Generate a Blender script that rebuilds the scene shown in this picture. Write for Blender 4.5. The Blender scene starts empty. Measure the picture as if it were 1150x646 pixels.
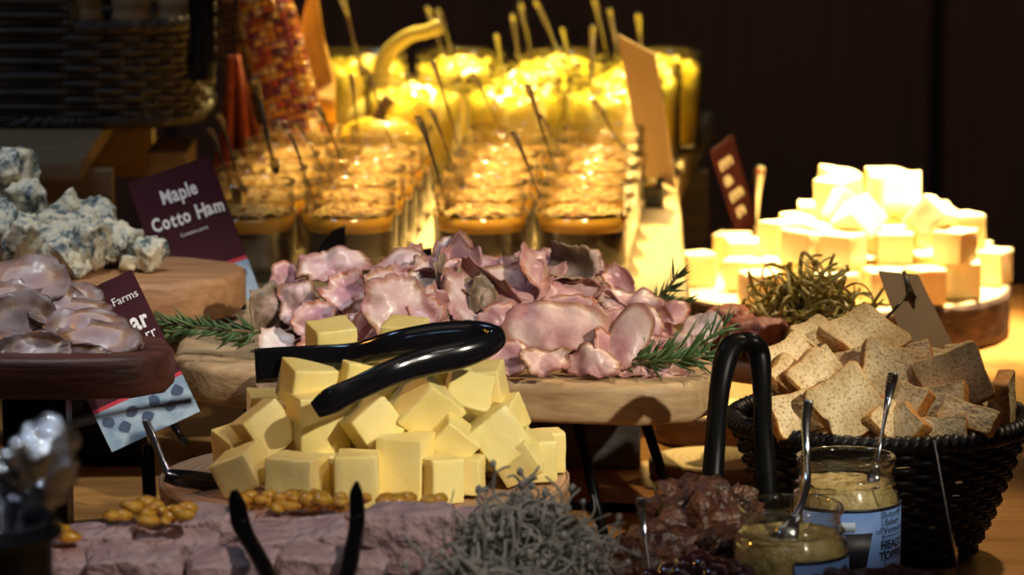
import bpy, bmesh, math, random
from mathutils import Vector, Matrix, Euler, noise
PI = math.pi
SC = bpy.context.scene
COL = SC.collection
# ------------------------------------------------------------------ camera
FPX = 4800.0
PITCH = math.radians(9)
CZ = .187
CAM = Vector((0, -2.6*math.cos(PITCH), CZ + 2.6*math.sin(PITCH)))
FWD = Vector((0, math.cos(PITCH), -math.sin(PITCH)))
UP = Vector((0, math.sin(PITCH), math.cos(PITCH)))
RT = Vector((1, 0, 0))
def ray(px, py): return FWD + RT*((px-575)/FPX) + UP*((323-py)/FPX)
def at(px, py, Y):
    r = ray(px, py); return CAM + r*((Y-CAM.y)/r.y)
def atz(px, py, z):
    r = ray(px, py); return CAM + r*((z-CAM.z)/r.z)
def mpp(Y): return (Y-CAM.y)/FPX          # metres per photo pixel at depth Y
cd = bpy.data.cameras.new('camera'); cam = bpy.data.objects.new('camera', cd); COL.objects.link(cam)
cam.location = CAM; cam.rotation_euler = (PI/2-PITCH, 0, 0)
cd.sensor_width = 36; cd.lens = FPX*36/1150; cd.clip_start = .05; cd.clip_end = 50
cd.dof.use_dof = True; cd.dof.focus_distance = 2.66; cd.dof.aperture_fstop = 11.0
SC.camera = cam

# ------------------------------------------------------------------ materials
def nt(name):
    m = bpy.data.materials.new(name); m.use_nodes = True
    t = m.node_tree; t.nodes.clear()
    o = t.nodes.new('ShaderNodeOutputMaterial')
    return m, t, o
def N(t, kind, **kw):
    n = t.nodes.new(kind)
    for k, v in kw.items():
        if k in n.inputs.keys(): n.inputs[k].default_value = v
        else: setattr(n, k, v)
    return n
def col(c): return (c[0], c[1], c[2], 1)
def ramp(t, stops):
    r = t.nodes.new('ShaderNodeValToRGB'); e = r.color_ramp.elements
    while len(e) < len(stops): e.new(.5)
    for i, (p, c) in enumerate(stops): e[i].position = p; e[i].color = col(c)
    return r
def pm(name, c1, c2=None, scale=30, rough=.6, bump=0, bscale=None, stretch=(1,1,1), metal=0, sss=0, sssr=(1,.5,.2), coat=0, spec=.5, lo=.35, hi=.65, detail=6, bdist=.002, c3=None):
    m, t, o = nt(name)
    b = N(t, 'ShaderNodeBsdfPrincipled')
    b.inputs['Roughness'].default_value = rough; b.inputs['Metallic'].default_value = metal
    b.inputs['Specular IOR Level'].default_value = spec
    if coat: b.inputs['Coat Weight'].default_value = coat; b.inputs['Coat Roughness'].default_value = .12
    if sss:
        b.inputs['Subsurface Weight'].default_value = sss; b.inputs['Subsurface Radius'].default_value = sssr
        b.inputs['Subsurface Scale'].default_value = .006
    t.links.new(b.outputs[0], o.inputs[0])
    tc = N(t, 'ShaderNodeTexCoord'); mp = N(t, 'ShaderNodeMapping'); mp.inputs['Scale'].default_value = stretch
    t.links.new(tc.outputs['Object'], mp.inputs[0])
    if c2 is not None:
        n = N(t, 'ShaderNodeTexNoise', Scale=scale, Detail=detail, Roughness=.6)
        t.links.new(mp.outputs[0], n.inputs['Vector'])
        st = [(lo, c1), (hi, c2)]
        if c3 is not None: st.append((min(1, hi+.12), c3))
        r = ramp(t, st); t.links.new(n.outputs[0], r.inputs[0]); t.links.new(r.outputs[0], b.inputs['Base Color'])
    else: b.inputs['Base Color'].default_value = col(c1)
    if bump:
        n2 = N(t, 'ShaderNodeTexNoise', Scale=bscale or scale, Detail=5.0)
        t.links.new(mp.outputs[0], n2.inputs['Vector'])
        bp = N(t, 'ShaderNodeBump', Strength=bump, Distance=bdist)
        t.links.new(n2.outputs[0], bp.inputs['Height']); t.links.new(bp.outputs[0], b.inputs['Normal'])
    return m
def attr_mat(name, stops, rough=.5, c_noise=None, coat=0, sss=0, spec=.5, bump=.3, scale=120):
    """colour by the point attribute 'rim' (0 at the centre of a slice, 1 at its outer edge), mottled by noise"""
    m, t, o = nt(name)
    b = N(t, 'ShaderNodeBsdfPrincipled'); b.inputs['Roughness'].default_value = rough; b.inputs['Specular IOR Level'].default_value = spec
    if coat: b.inputs['Coat Weight'].default_value = coat; b.inputs['Coat Roughness'].default_value = .2
    a = N(t, 'ShaderNodeAttribute', attribute_name='rim')
    tc = N(t, 'ShaderNodeTexCoord'); n = N(t, 'ShaderNodeTexNoise', Scale=55.0, Detail=5.0, Roughness=.65); t.links.new(tc.outputs['Object'], n.inputs['Vector'])
    ma = N(t, 'ShaderNodeMath', operation='MULTIPLY_ADD'); ma.inputs[1].default_value = .38; ma.inputs[2].default_value = -.19
    t.links.new(n.outputs[0], ma.inputs[0])
    ad = N(t, 'ShaderNodeMath', operation='ADD'); t.links.new(a.outputs['Fac'], ad.inputs[0]); t.links.new(ma.outputs[0], ad.inputs[1])
    r = ramp(t, stops); t.links.new(ad.outputs[0], r.inputs[0])
    out = r.outputs[0]
    if c_noise:
        n3 = N(t, 'ShaderNodeTexNoise', Scale=38.0, Detail=4.0); t.links.new(tc.outputs['Object'], n3.inputs['Vector'])
        r3 = ramp(t, [(.4, (0,0,0)), (.68, (1,1,1))]); t.links.new(n3.outputs[0], r3.inputs[0])
        mx = N(t, 'ShaderNodeMixRGB'); mx.inputs['Color2'].default_value = col(c_noise)
        t.links.new(r3.outputs[0], mx.inputs['Fac']); t.links.new(out, mx.inputs['Color1']); out = mx.outputs[0]
    t.links.new(out, b.inputs['Base Color'])
    n2 = N(t, 'ShaderNodeTexNoise', Scale=float(scale), Detail=4.0); t.links.new(tc.outputs['Object'], n2.inputs['Vector'])
    bp = N(t, 'ShaderNodeBump', Strength=bump, Distance=.0015); t.links.new(n2.outputs[0], bp.inputs['Height']); t.links.new(bp.outputs[0], b.inputs['Normal'])
    t.links.new(b.outputs[0], o.inputs[0])
    return m
def color_attr_mat(name, rough=.4, coat=0):
    m, t, o = nt(name); b = N(t, 'ShaderNodeBsdfPrincipled', Roughness=rough)
    if coat: b.inputs['Coat Weight'].default_value = coat
    a = N(t, 'ShaderNodeAttribute', attribute_name='tint'); t.links.new(a.outputs['Color'], b.inputs['Base Color'])
    t.links.new(b.outputs[0], o.inputs[0]); return m
def glass_mat(name, tint=(.93,.95,.9), rough=.03, k=1.0):
    m, t, o = nt(name)
    tr = N(t, 'ShaderNodeBsdfTransparent'); tr.inputs[0].default_value = col(tint)
    gl = N(t, 'ShaderNodeBsdfGlossy'); gl.inputs['Roughness'].default_value = rough
    lw = N(t, 'ShaderNodeLayerWeight', Blend=.5)
    pw = N(t, 'ShaderNodeMath', operation='POWER'); pw.inputs[1].default_value = 3.2; t.links.new(lw.outputs['Facing'], pw.inputs[0])
    mu = N(t, 'ShaderNodeMath', operation='MULTIPLY_ADD', use_clamp=True); mu.inputs[1].default_value = .75*k; mu.inputs[2].default_value = .045*k
    t.links.new(pw.outputs[0], mu.inputs[0])
    mx = N(t, 'ShaderNodeMixShader'); t.links.new(mu.outputs[0], mx.inputs[0]); t.links.new(tr.outputs[0], mx.inputs[1]); t.links.new(gl.outputs[0], mx.inputs[2])
    t.links.new(mx.outputs[0], o.inputs[0]); return m

M = {}
M['table'] = pm('table_wood', (.30,.13,.03), (.48,.24,.07), 9, .38, .25, 60, (1,9,1), lo=.3, hi=.7)
M['wall'] = pm('dark_wall_wood', (.17,.075,.04), (.24,.105,.055), 3, .7, .1, 30, (8,1,.6))
M['floor'] = pm('dark_floor', (.03,.02,.015), (.05,.035,.025), 4, .6)
M['board'] = pm('board_wood', (.34,.20,.09), (.60,.42,.22), 14, .55, .35, 45, (1.2,7,7), lo=.28, hi=.72)
M['boardside'] = pm('board_edge_bark', (.16,.085,.04), (.38,.24,.13), 22, .75, .8, 60, (1,1,3), lo=.3, hi=.7, bdist=.004)
M['redboard'] = pm('reddish_board_wood', (.05,.016,.012), (.11,.035,.024), 12, .5, .3, 40, (1.2,8,8))
M['acacia'] = pm('acacia_wood', (.30,.13,.05), (.50,.27,.12), 12, .5, .3, 40, (1.2,8,8), lo=.3, hi=.7)
M['slab'] = pm('pale_slab_wood', (.46,.34,.16), (.66,.53,.30), 10, .6, .3, 40, (5,1,3), lo=.3, hi=.7)
M['pine'] = pm('weathered_pine', (.30,.20,.10), (.46,.33,.18), 10, .7, .3, 40, (1.2,9,9), lo=.3, hi=.7)
M['greywood'] = pm('grey_stained_wood', (.10,.085,.08), (.17,.15,.135), 12, .75, .3, 40, (1,8,8))
M['rings'] = None
M['black'] = pm('black_plastic', (.006,.006,.008), rough=.14, spec=.6)
M['blackmatte'] = pm('black_metal', (.004,.004,.004), rough=.32, spec=.08)
M['steel'] = pm('polished_steel', (.62,.62,.64), rough=.16, metal=1)
M['steeld'] = pm('dull_steel', (.20,.20,.24), rough=.2, metal=1)
M['steelr'] = pm('hammered_steel', (.75,.76,.8), rough=.22, metal=1, bump=1, bscale=110, bdist=.012)
M['cheese'] = pm('yellow_cheese', (.93,.74,.24), (.96,.80,.33), 45, .42, .3, 160, sss=.15, sssr=(1,.5,.08), spec=.45, bdist=.0015)
M['white_cheese'] = pm('white_cheese', (.90,.76,.42), (.95,.84,.52), 45, .5, .2, 120, sss=.2, spec=.4)
M['bleu'] = pm('blue_veined_cheese', (.78,.74,.60), (.70,.64,.46), 26, .6, .8, 110, lo=.50, hi=.56, c3=(.10,.16,.18), bdist=.003, detail=9)
def fix_bleu():
    m, t, o = nt('blue_veined_cheese2')
    b = N(t, 'ShaderNodeBsdfPrincipled', Roughness=.6)
    tc = N(t, 'ShaderNodeTexCoord')
    n = N(t, 'ShaderNodeTexNoise', Scale=52.0, Detail=8.0, Roughness=.75, Distortion=.15); t.links.new(tc.outputs['Object'], n.inputs['Vector'])
    r = ramp(t, [(.36,(.02,.04,.05)), (.43,(.11,.15,.15)), (.48,(.48,.46,.37)), (.56,(.74,.67,.48)), (.68,(.58,.44,.22))])
    t.links.new(n.outputs[0], r.inputs[0]); t.links.new(r.outputs[0], b.inputs['Base Color'])
    n2 = N(t, 'ShaderNodeTexNoise', Scale=120.0, Detail=5.0); t.links.new(tc.outputs['Object'], n2.inputs['Vector'])
    bp = N(t, 'ShaderNodeBump', Strength=.8, Distance=.003); t.links.new(n2.outputs[0], bp.inputs['Height']); t.links.new(bp.outputs[0], b.inputs['Normal'])
    t.links.new(b.outputs[0], o.inputs[0]); return m
M['bleu'] = fix_bleu()
M['ham'] = attr_mat('ham', [(.0,(.64,.41,.39)), (.58,(.70,.48,.44)), (.76,(.78,.60,.50)), (.87,(.48,.25,.13)), (1.0,(.17,.075,.035))], .44, (.44,.18,.19), coat=.12, bump=.4, scale=200)
M['ham2'] = attr_mat('ham_rosy', [(.0,(.40,.16,.19)), (.60,(.52,.25,.26)), (.78,(.72,.48,.40)), (.88,(.52,.17,.08)), (1.0,(.24,.075,.035))], .42, (.62,.36,.36), coat=.15, bump=.4, scale=200)
M['ham3'] = attr_mat('ham_peppered', [(.0,(.52,.36,.33)), (.28,(.54,.38,.32)), (.48,(.34,.23,.15)), (.72,(.15,.10,.06)), (1.0,(.42,.29,.17))], .55, (.14,.09,.06), coat=.05, bump=.5, scale=200)
M['hamfat'] = attr_mat('ham_fat', [(.0,(.72,.60,.58)), (.7,(.82,.72,.66)), (1.0,(.60,.38,.26))], .45, (.74,.52,.50), coat=.1)
M['roast'] = attr_mat('roast_slice', [(.0,(.36,.25,.26)), (.45,(.48,.34,.32)), (.56,(.60,.44,.31)), (.66,(.30,.14,.05)), (.9,(.10,.045,.02))], .42, (.46,.34,.34), coat=.12, bump=.2)
M['toast'] = attr_mat('toast', [(.0,(.84,.68,.40)), (.50,(.82,.60,.29)), (.72,(.70,.38,.12)), (1.0,(.56,.24,.05))], .8, (.50,.34,.15), bump=.9, scale=260, spec=.2)
def add_pores(m):
    t = m.node_tree; b = [n for n in t.nodes if n.type == 'BSDF_PRINCIPLED'][0]; l = b.inputs['Base Color'].links[0].from_socket
    tc = N(t,'ShaderNodeTexCoord'); n = N(t,'ShaderNodeTexNoise',Scale=520.0,Detail=3.0); t.links.new(tc.outputs['Object'],n.inputs['Vector'])
    r = ramp(t,[(.36,(1,1,1)),(.46,(0,0,0))]); t.links.new(n.outputs[0],r.inputs[0])
    mx = N(t,'ShaderNodeMixRGB',blend_type='MULTIPLY'); mx.inputs['Color2'].default_value=(.66,.55,.42,1)
    t.links.new(r.outputs[0],mx.inputs['Fac']); t.links.new(l,mx.inputs['Color1']); t.links.new(mx.outputs[0],b.inputs['Base Color'])
add_pores(M['toast'])
M['pate'] = pm('coarse_pate', (.54,.33,.29), (.76,.55,.49), 40, .6, 1, 150, lo=.34, hi=.60, c3=(.20,.11,.09), bdist=.006)
M['darkpate'] = pm('dark_roast_meat', (.022,.008,.005), (.12,.042,.020), 60, .4, 1, 90, lo=.35, hi=.65, bdist=.006)
M['salami'] = pm('red_cured_meat', (.30,.08,.05), (.50,.20,.14), 60, .5, .8, 90, bdist=.003)
M['jam'] = pm('dark_cherry_jam', (.025,.004,.008), (.07,.008,.012), 40, .08, .5, 60, coat=1, bdist=.004)
M['mostarda'] = pm('orange_candied_fruit', (.74,.30,.02), (.92,.52,.06), 90, .15, .4, 80, sss=.3, coat=.8)
M['mustard'] = pm('grainy_mustard', (.42,.30,.10), (.62,.48,.20), 110, .35, .9, 170, lo=.4, hi=.6, coat=.4, bdist=.003)
M['mousse'] = pm('brown_mousse', (.085,.042,.02), (.15,.08,.04), 60, .5)
M['jelly'] = pm('amber_jelly', (1,.50,.05), rough=.15, sss=.3, coat=.5)
M['crumb'] = pm('golden_crumble', (.50,.17,.015), (1,.68,.19), 130, .45, .9, 300, bdist=.004, lo=.42, hi=.58)
M['custard'] = pm('yellow_salad', (.95,.74,.04), (.97,.84,.14), 30, .25, .5, 60, lo=.4, hi=.6, c3=(.45,.50,.05), coat=.6, bdist=.005)
M['glass'] = glass_mat('jar_glass', (.95,.955,.93), .05, 2.0)
M['glassw'] = glass_mat('warm_jar_glass', (.985,.98,.96), .12, 2.1)
M['acrylic'] = glass_mat('clear_acrylic', (.96,.97,.97), .05, 1)
M['maroon'] = pm('maroon_card', (.045,.008,.014), (.055,.010,.017), 60, .75, spec=.2)
M['redstripe'] = pm('red_stripe', (.50,.02,.04), rough=.7)
M['bluecard'] = pm('blue_grey_card', (.20,.30,.42), (.36,.46,.56), 60, .7, lo=.4, hi=.6)
M['bluemark'] = pm('dark_blue_print', (.04,.07,.14), rough=.7)
M['white'] = pm('white_print', (.92,.91,.90), rough=.7)
M['kraft'] = pm('kraft_card', (.54,.38,.20), (.60,.43,.24), 25, .8, spec=.2)
M['label'] = pm('blue_label', (.13,.26,.60), (.16,.30,.66), 30, .5)
M['labelw'] = pm('pale_label_patch', (.50,.62,.75), rough=.5)
M['ink'] = pm('black_ink', (.008,.010,.018), rough=.5)
M['wicker'] = pm('dark_wicker', (.028,.024,.022), (.085,.075,.065), 40, .5, .3, 90, spec=.5)
M['blackwicker'] = pm('black_wicker', (.004,.004,.005), (.007,.006,.006), 40, .45, .3, 90, spec=.22)
M['leaf'] = pm('rosemary_green', (.045,.095,.03), (.09,.16,.05), 50, .5)
M['stem'] = pm('woody_stem', (.16,.11,.05), (.24,.17,.08), 40, .7)
M['dried'] = pm('dried_herb', (.24,.24,.18), (.46,.45,.36), 50, .65)
M['moss'] = pm('gold_green_herb', (.34,.27,.06), (.60,.48,.13), 50, .35, coat=.6)
M['bread'] = pm('bread_crust', (.38,.23,.10), (.56,.38,.19), 18, .75, .6, 40, bdist=.004)
M['gourd'] = pm('yellow_gourd', (.85,.55,.03), (.90,.66,.08), 12, .3, .3, 30, lo=.4, hi=.6, coat=.5, c3=(.14,.20,.04))
M['gourd2'] = pm('pale_yellow_gourd', (.72,.60,.12), (.80,.70,.22), 20, .4, .3, 30, coat=.3)
M['cloth'] = pm('terracotta_cloth', (.36,.07,.04), (.44,.10,.055), 30, .9, .4, 120)
M['husk'] = pm('dry_corn_husk', (.50,.26,.05), (.66,.42,.12), 40, .7, .4, 60, (4,4,.6))
M['kernel'] = color_attr_mat('corn_kernels', .25, .5)
M['redsauce'] = pm('red_relish', (.50,.05,.02), (.62,.10,.03), 60, .3, .5, 80)
M['crock'] = pm('black_crock', (.008,.008,.010), rough=.3)
M['twine'] = pm('brown_clip', (.10,.07,.03), rough=.4)

# ------------------------------------------------------------------ mesh helpers
class MB:
    def __init__(s): s.v = []; s.f = []; s.a = []; s.c = []
    def add(s, vs, fs, rim=None, tint=None):
        o = len(s.v); s.v += [tuple(v) for v in vs]; s.f += [tuple(i+o for i in f) for f in fs]
        if rim is not None: s.a += list(rim)
        if tint is not None: s.c += [tint]*len(vs)
        return s
    def box(s, c, d, R=None):
        c = Vector(c); hx, hy, hz = d[0]/2, d[1]/2, d[2]/2
        vs = [Vector((x,y,z)) for x in (-hx,hx) for y in (-hy,hy) for z in (-hz,hz)]
        if R is not None: vs = [R @ v for v in vs]
        return s.add([c+v for v in vs], [(0,1,3,2),(4,6,7,5),(0,4,5,1),(2,3,7,6),(0,2,6,4),(1,5,7,3)])
    def tube(s, pts, r, n=8, closed=False, side=None):
        """pts: Vectors. r: radius, list of radii, or list of (half width along side, half thickness)."""
        pts = [Vector(p) for p in pts]; k = len(pts)
        rs = r if isinstance(r, (list, tuple)) else [r]*k
        ref = Vector(side) if side is not None else None
        vs = []; prev = None
        for i, p in enumerate(pts):
            if closed: t = pts[(i+1) % k]-pts[i-1]
            else: t = pts[min(i+1,k-1)]-pts[max(i-1,0)]
            if t.length < 1e-9: t = Vector((0,0,1))
            t.normalize()
            if ref is not None: u = ref - t*ref.dot(t)
            elif prev is not None: u = prev - t*prev.dot(t)
            else:
                u = Vector((0,0,1)) - t*t.z
                if u.length < .2: u = Vector((1,0,0)) - t*t.x
            if u.length < 1e-6: u = t.orthogonal()
            u.normalize(); prev = u; w = t.cross(u)
            rr = rs[i]; a, b = rr if isinstance(rr, (tuple, list)) else (rr, rr)
            for j in range(n):
                th = 2*PI*j/n; vs.append(p + u*(a*math.cos(th)) + w*(b*math.sin(th)))
        fs = []
        for i in range(k if closed else k-1):
            i2 = (i+1) % k
            for j in range(n): j2 = (j+1) % n; fs.append((i*n+j, i*n+j2, i2*n+j2, i2*n+j))
        if not closed: fs.append(tuple(range(n-1,-1,-1))); fs.append(tuple((k-1)*n+j for j in range(n)))
        return s.add(vs, fs)
    def lathe(s, prof, n=32, c=(0,0,0), cap=True):
        c = Vector(c); vs = []; fs = []
        for (r, z) in prof:
            for j in range(n): th = 2*PI*j/n; vs.append(c+Vector((r*math.cos(th), r*math.sin(th), z)))
        for i in range(len(prof)-1):
            for j in range(n): j2 = (j+1) % n; fs.append((i*n+j, i*n+j2, (i+1)*n+j2, (i+1)*n+j))
        if cap: fs.append(tuple(range(n-1,-1,-1))); k = len(prof)-1; fs.append(tuple(k*n+j for j in range(n)))
        return s.add(vs, fs)
    def build(s, name, mat, parent=None, smooth=True, loc=None, bevel=0, seg=2, weld=False):
        me = bpy.data.meshes.new(name); me.from_pydata(s.v, [], s.f)
        if s.a:
            at_ = me.attributes.new('rim', 'FLOAT', 'POINT')
            for i, x in enumerate(s.a): at_.data[i].value = x
        if s.c:
            ac = me.color_attributes.new('tint', 'FLOAT_COLOR', 'POINT')
            for i, x in enumerate(s.c): ac.data[i].color = (x[0], x[1], x[2], 1)
        me.materials.append(mat)
        bm = bmesh.new(); bm.from_mesh(me)
        if weld: bmesh.ops.remove_doubles(bm, verts=bm.verts, dist=1e-6)
        bmesh.ops.recalc_face_normals(bm, faces=bm.faces)
        if bevel: bmesh.ops.bevel(bm, geom=[e for e in bm.edges if len(e.link_faces) == 2 and e.calc_face_angle(0) > .6], offset=bevel, segments=seg, affect='EDGES', profile=.5)
        bm.to_mesh(me); bm.free()
        if smooth:
            for p in me.polygons: p.use_smooth = True
        o = bpy.data.objects.new(name, me); COL.objects.link(o)
        if loc is not None: o.location = loc
        if parent is not None: o.parent = parent
        return o
def tag(o, label, cat=None, group=None, kind=None):
    if label: o['label'] = label
    if cat: o['category'] = cat
    if group: o['group'] = group
    if kind: o['kind'] = kind
    return o
def root(name, loc, label, cat, group=None, rot=None):
    o = bpy.data.objects.new(name, None); COL.objects.link(o); o.location = loc; o.empty_display_size = .02
    if rot: o.rotation_euler = rot
    return tag(o, label, cat, group)
def sharp(o, ang=35):
    me = o.data
    bm = bmesh.new(); bm.from_mesh(me)
    for e in bm.edges: e.smooth = not (len(e.link_faces) == 2 and e.calc_face_angle(0) > math.radians(ang))
    bm.to_mesh(me); bm.free(); return o
def copy_tree(o, parent=None):
    c = o.copy(); COL.objects.link(c)
    if parent is not None: c.parent = parent
    for ch in list(o.children): copy_tree(ch, c)
    return c
def spline(pts, n=8):
    """Catmull-Rom through tuples of any length"""
    P = [tuple(p) for p in pts]; P = [P[0]]+P+[P[-1]]; out = []
    for i in range(1, len(P)-2):
        for k in range(n):
            t = k/n; a, b, c, d = P[i-1], P[i], P[i+1], P[i+2]
            out.append(tuple(.5*((2*b[j])+(-a[j]+c[j])*t+(2*a[j]-5*b[j]+4*c[j]-d[j])*t*t+(-a[j]+3*b[j]-3*c[j]+d[j])*t**3) for j in range(len(b))))
    out.append(P[-2]); return out
def orient(yaw, tilt, roll):
    return (Matrix.Rotation(math.radians(yaw),3,'Z') @ Matrix.Rotation(math.radians(tilt),3,'X') @ Matrix.Rotation(math.radians(roll),3,'Z')).to_euler()
def prism(poly, z0, z1, name, mat, parent=None, bevel=.003, loc=None, seg=3):
    n = len(poly); vs = [(x,y,z0) for x,y in poly]+[(x,y,z1) for x,y in poly]
    fs = [tuple(range(n-1,-1,-1)), tuple(range(n,2*n))]+[(i,(i+1)%n,n+(i+1)%n,n+i) for i in range(n)]
    mb = MB().add(vs, fs)
    me = bpy.data.meshes.new(name); me.from_pydata(mb.v, [], mb.f); me.materials.append(mat)
    bm = bmesh.new(); bm.from_mesh(me); bmesh.ops.recalc_face_normals(bm, faces=bm.faces)
    ed = [e for e in bm.edges if abs(e.verts[0].co.z-e.verts[1].co.z) < 1e-7]
    if bevel: bmesh.ops.bevel(bm, geom=ed, offset=bevel, segments=seg, affect='EDGES', profile=.5)
    for e in bm.edges: e.smooth = True
    bm.to_mesh(me); bm.free()
    for p in me.polygons: p.use_smooth = True
    o = bpy.data.objects.new(name, me); COL.objects.link(o); 
    if loc is not None: o.location = loc
    if parent is not None: o.parent = parent
    sharp(o, 50); return o
def text_geo(s, size, offset=0.0, extrude=.0003):
    cu = bpy.data.curves.new('t', 'FONT'); cu.body = s; cu.size = size; cu.offset = offset; cu.extrude = extrude; cu.resolution_u = 3
    ob = bpy.data.objects.new('t', cu); COL.objects.link(ob)
    bpy.context.view_layer.update()
    me = bpy.data.meshes.new_from_object(ob.evaluated_get(bpy.context.evaluated_depsgraph_get()))
    vs = [v.co.copy() for v in me.vertices]; fs = [tuple(p.vertices) for p in me.polygons]
    bpy.data.objects.remove(ob); bpy.data.curves.remove(cu); bpy.data.meshes.remove(me)
    return vs, fs
def letters(mb, s, x, y, size, rng, z=.0006, jit=.06, rot=6, offset=0.0, sx=1.0, gap=.0):
    """hand-set characters placed one by one along x"""
    for ch in s:
        if ch == ' ': x += size*.28; continue
        vs, fs = text_geo(ch, size*(1+rng.uniform(-jit, jit)), offset)
        if not vs: continue
        mn = min(v.x for v in vs); mx = max(v.x for v in vs)
        a = math.radians(rng.uniform(-rot, rot)); dy = rng.uniform(-jit, jit)*size*.6
        mb.add([Vector((x+((v.x-mn)*math.cos(a)-v.y*math.sin(a))*sx, y+dy+(v.x-mn)*math.sin(a)+v.y*math.cos(a), z+v.z)) for v in vs], fs)
        x += (mx-mn)*sx+size*.07+gap
    return x
def rock(r, seed, stretch=(1,1,1), cuts=7, rough=.12, sub=3, fscale=1.5):
    rng = random.Random(seed)
    bm = bmesh.new(); bmesh.ops.create_icosphere(bm, subdivisions=sub, radius=1)
    pl = []
    for _ in range(cuts):
        n = Vector((rng.gauss(0,1), rng.gauss(0,1), rng.gauss(0,1))).normalized(); pl.append((n, rng.uniform(.5,.82)))
    off = Vector((rng.random()*50, rng.random()*50, rng.random()*50))
    for v in bm.verts:
        p = v.co.copy()
        for n, d in pl:
            k = p.dot(n)
            if k > d: p -= n*(k-d)
        p *= 1+rough*noise.noise(p*fscale*2+off)+rough*.6*noise.noise(p*fscale*6+off)
        v.co = Vector((p.x*stretch[0], p.y*stretch[1], p.z*stretch[2]))*r
    vs = [v.co.copy() for v in bm.verts]; fs = [tuple(v.index for v in f.verts) for f in bm.faces]
    bm.free(); return vs, fs

# ------------------------------------------------------------------ setting
w = MB().box((0, 2.7, .5), (5, .08, 2.6)).build('wall_back', M['wall'], smooth=False); tag(w, None, kind='structure')
w = MB()
for x in (-1.9, -1.15, -.42, .52, 1.25, 2.0): w.box((x, 2.655, .5), (.014, .012, 2.6))
tag(w.build('trim_1', pm('seam_wood', (.018,.008,.005), rough=.8), smooth=False), None, kind='structure')
f = MB().box((0, .5, -.76), (5, 4.4, .04)).build('floor', M['floor'], smooth=False); tag(f, None, kind='structure')
tb = root('buffet_table', (0, .05, -.74), 'long honey-brown wooden table carrying the whole buffet', 'table')
MB().box((0, .05, .72), (2.3, 2.2, .04)).build('tabletop', M['table'], tb, smooth=False, bevel=.004)
for sx in (-1, 1):
    for sy in (-1, 1):
        MB().box((sx*1.08, .05+sy*1.03, .35), (.07, .07, .70)).build('leg', M['table'], tb, smooth=False, bevel=.003)
TZ = 0.0

# ------------------------------------------------------------------ lights
def area(name, loc, target, power, color, size, spread=180, sizey=None):
    l = bpy.data.lights.new(name, 'AREA'); l.energy = power; l.color = color; l.size = size
    if sizey: l.shape = 'RECTANGLE'; l.size_y = sizey
    l.spread = math.radians(spread)
    o = bpy.data.objects.new(name, l); COL.objects.link(o); o.location = loc
    o.rotation_euler = (Vector(target)-Vector(loc)).to_track_quat('-Z','Y').to_euler(); return o
def spot(name, loc, target, power, color, ang, blend=.4, r=.03):
    l = bpy.data.lights.new(name, 'SPOT'); l.energy = power; l.color = color; l.spot_size = math.radians(ang); l.spot_blend = blend; l.shadow_soft_size = r
    o = bpy.data.objects.new(name, l); COL.objects.link(o); o.location = loc
    o.rotation_euler = (Vector(target)-Vector(loc)).to_track_quat('-Z','Y').to_euler(); return o

# ------------------------------------------------------------------ back: long slab with jars
SZ = .10
def slabpt(px, py): p = atz(px, py, SZ); return (p.x, p.y)
poly = [slabpt(*q) for q in [(236,338),(420,336),(600,335),(776,333),(769,282),(764,232),(761,207),(768,182),(782,158),(802,126),(700,118),(560,116),(420,118),(330,122),(300,150),(262,200),(244,260)]]
sl = root('serving_slab', (0,0,0), 'long pale live-edge wood slab under the rows of dessert jars', 'serving board')
prism(poly, SZ-.028, SZ, 'slab_top', M['slab'], sl, bevel=.004)
for i,(x,y) in enumerate([(-.14,.62),(.06,.62),(-.12,1.45),(.14,1.45)]):
    MB().box((x,y,.036),(.09,.05,.072)).build('slab_foot', M['greywood'], sl, smooth=False, bevel=.002)

def spoon(name, top, bot, wtop, label, group, bowl=True, lean=0, mat='steel', wr=.35):
    """long handled spoon from its handle end (top) to its bowl (bot); Vectors"""
    top, bot = Vector(top), Vector(bot)
    ax = bot-top; L = ax.length; a = ax.normalized()
    side = Vector((1,0,0)) - a*a.x; side.normalize(); nor = a.cross(side)
    def P(t, off): return a*(t*L) + nor*off
    pts = [(*P(t,o), wd) for t,o,wd in [(0,.002,wtop*.75),(.03,.001,wtop*.98),(.10,-.002,wtop*.95),(.3,-.004,wtop*.6),(.55,-.001,wtop*wr),(.8,.002,wtop*wr),(1,.0,wtop*.42)]]
    pts = spline(pts, 4)
    r = root(name, top, label, 'spoon', group)
    MB().tube([p[:3] for p in pts], [(p[3], max(.0006, p[3]*.28)) for p in pts], 8, side=side).build('handle', M[mat], r)
    if bowl:
        bl = []
        for t in range(9):
            u = t/8; bl.append(((a*(L+u*min(wtop,.0021)*7)) + nor*(-.003*math.sin(PI*u)), min(wtop,.0021)*(.42+1.5*math.sin(PI*min(1,u*1.02+.0))**.8 if u < 1 else .1)))
        MB().tube([p for p,_ in bl], [(max(.0004,q), .0009) for _,q in bl], 10, side=side).build('bowl', M[mat], r)
    return r

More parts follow.
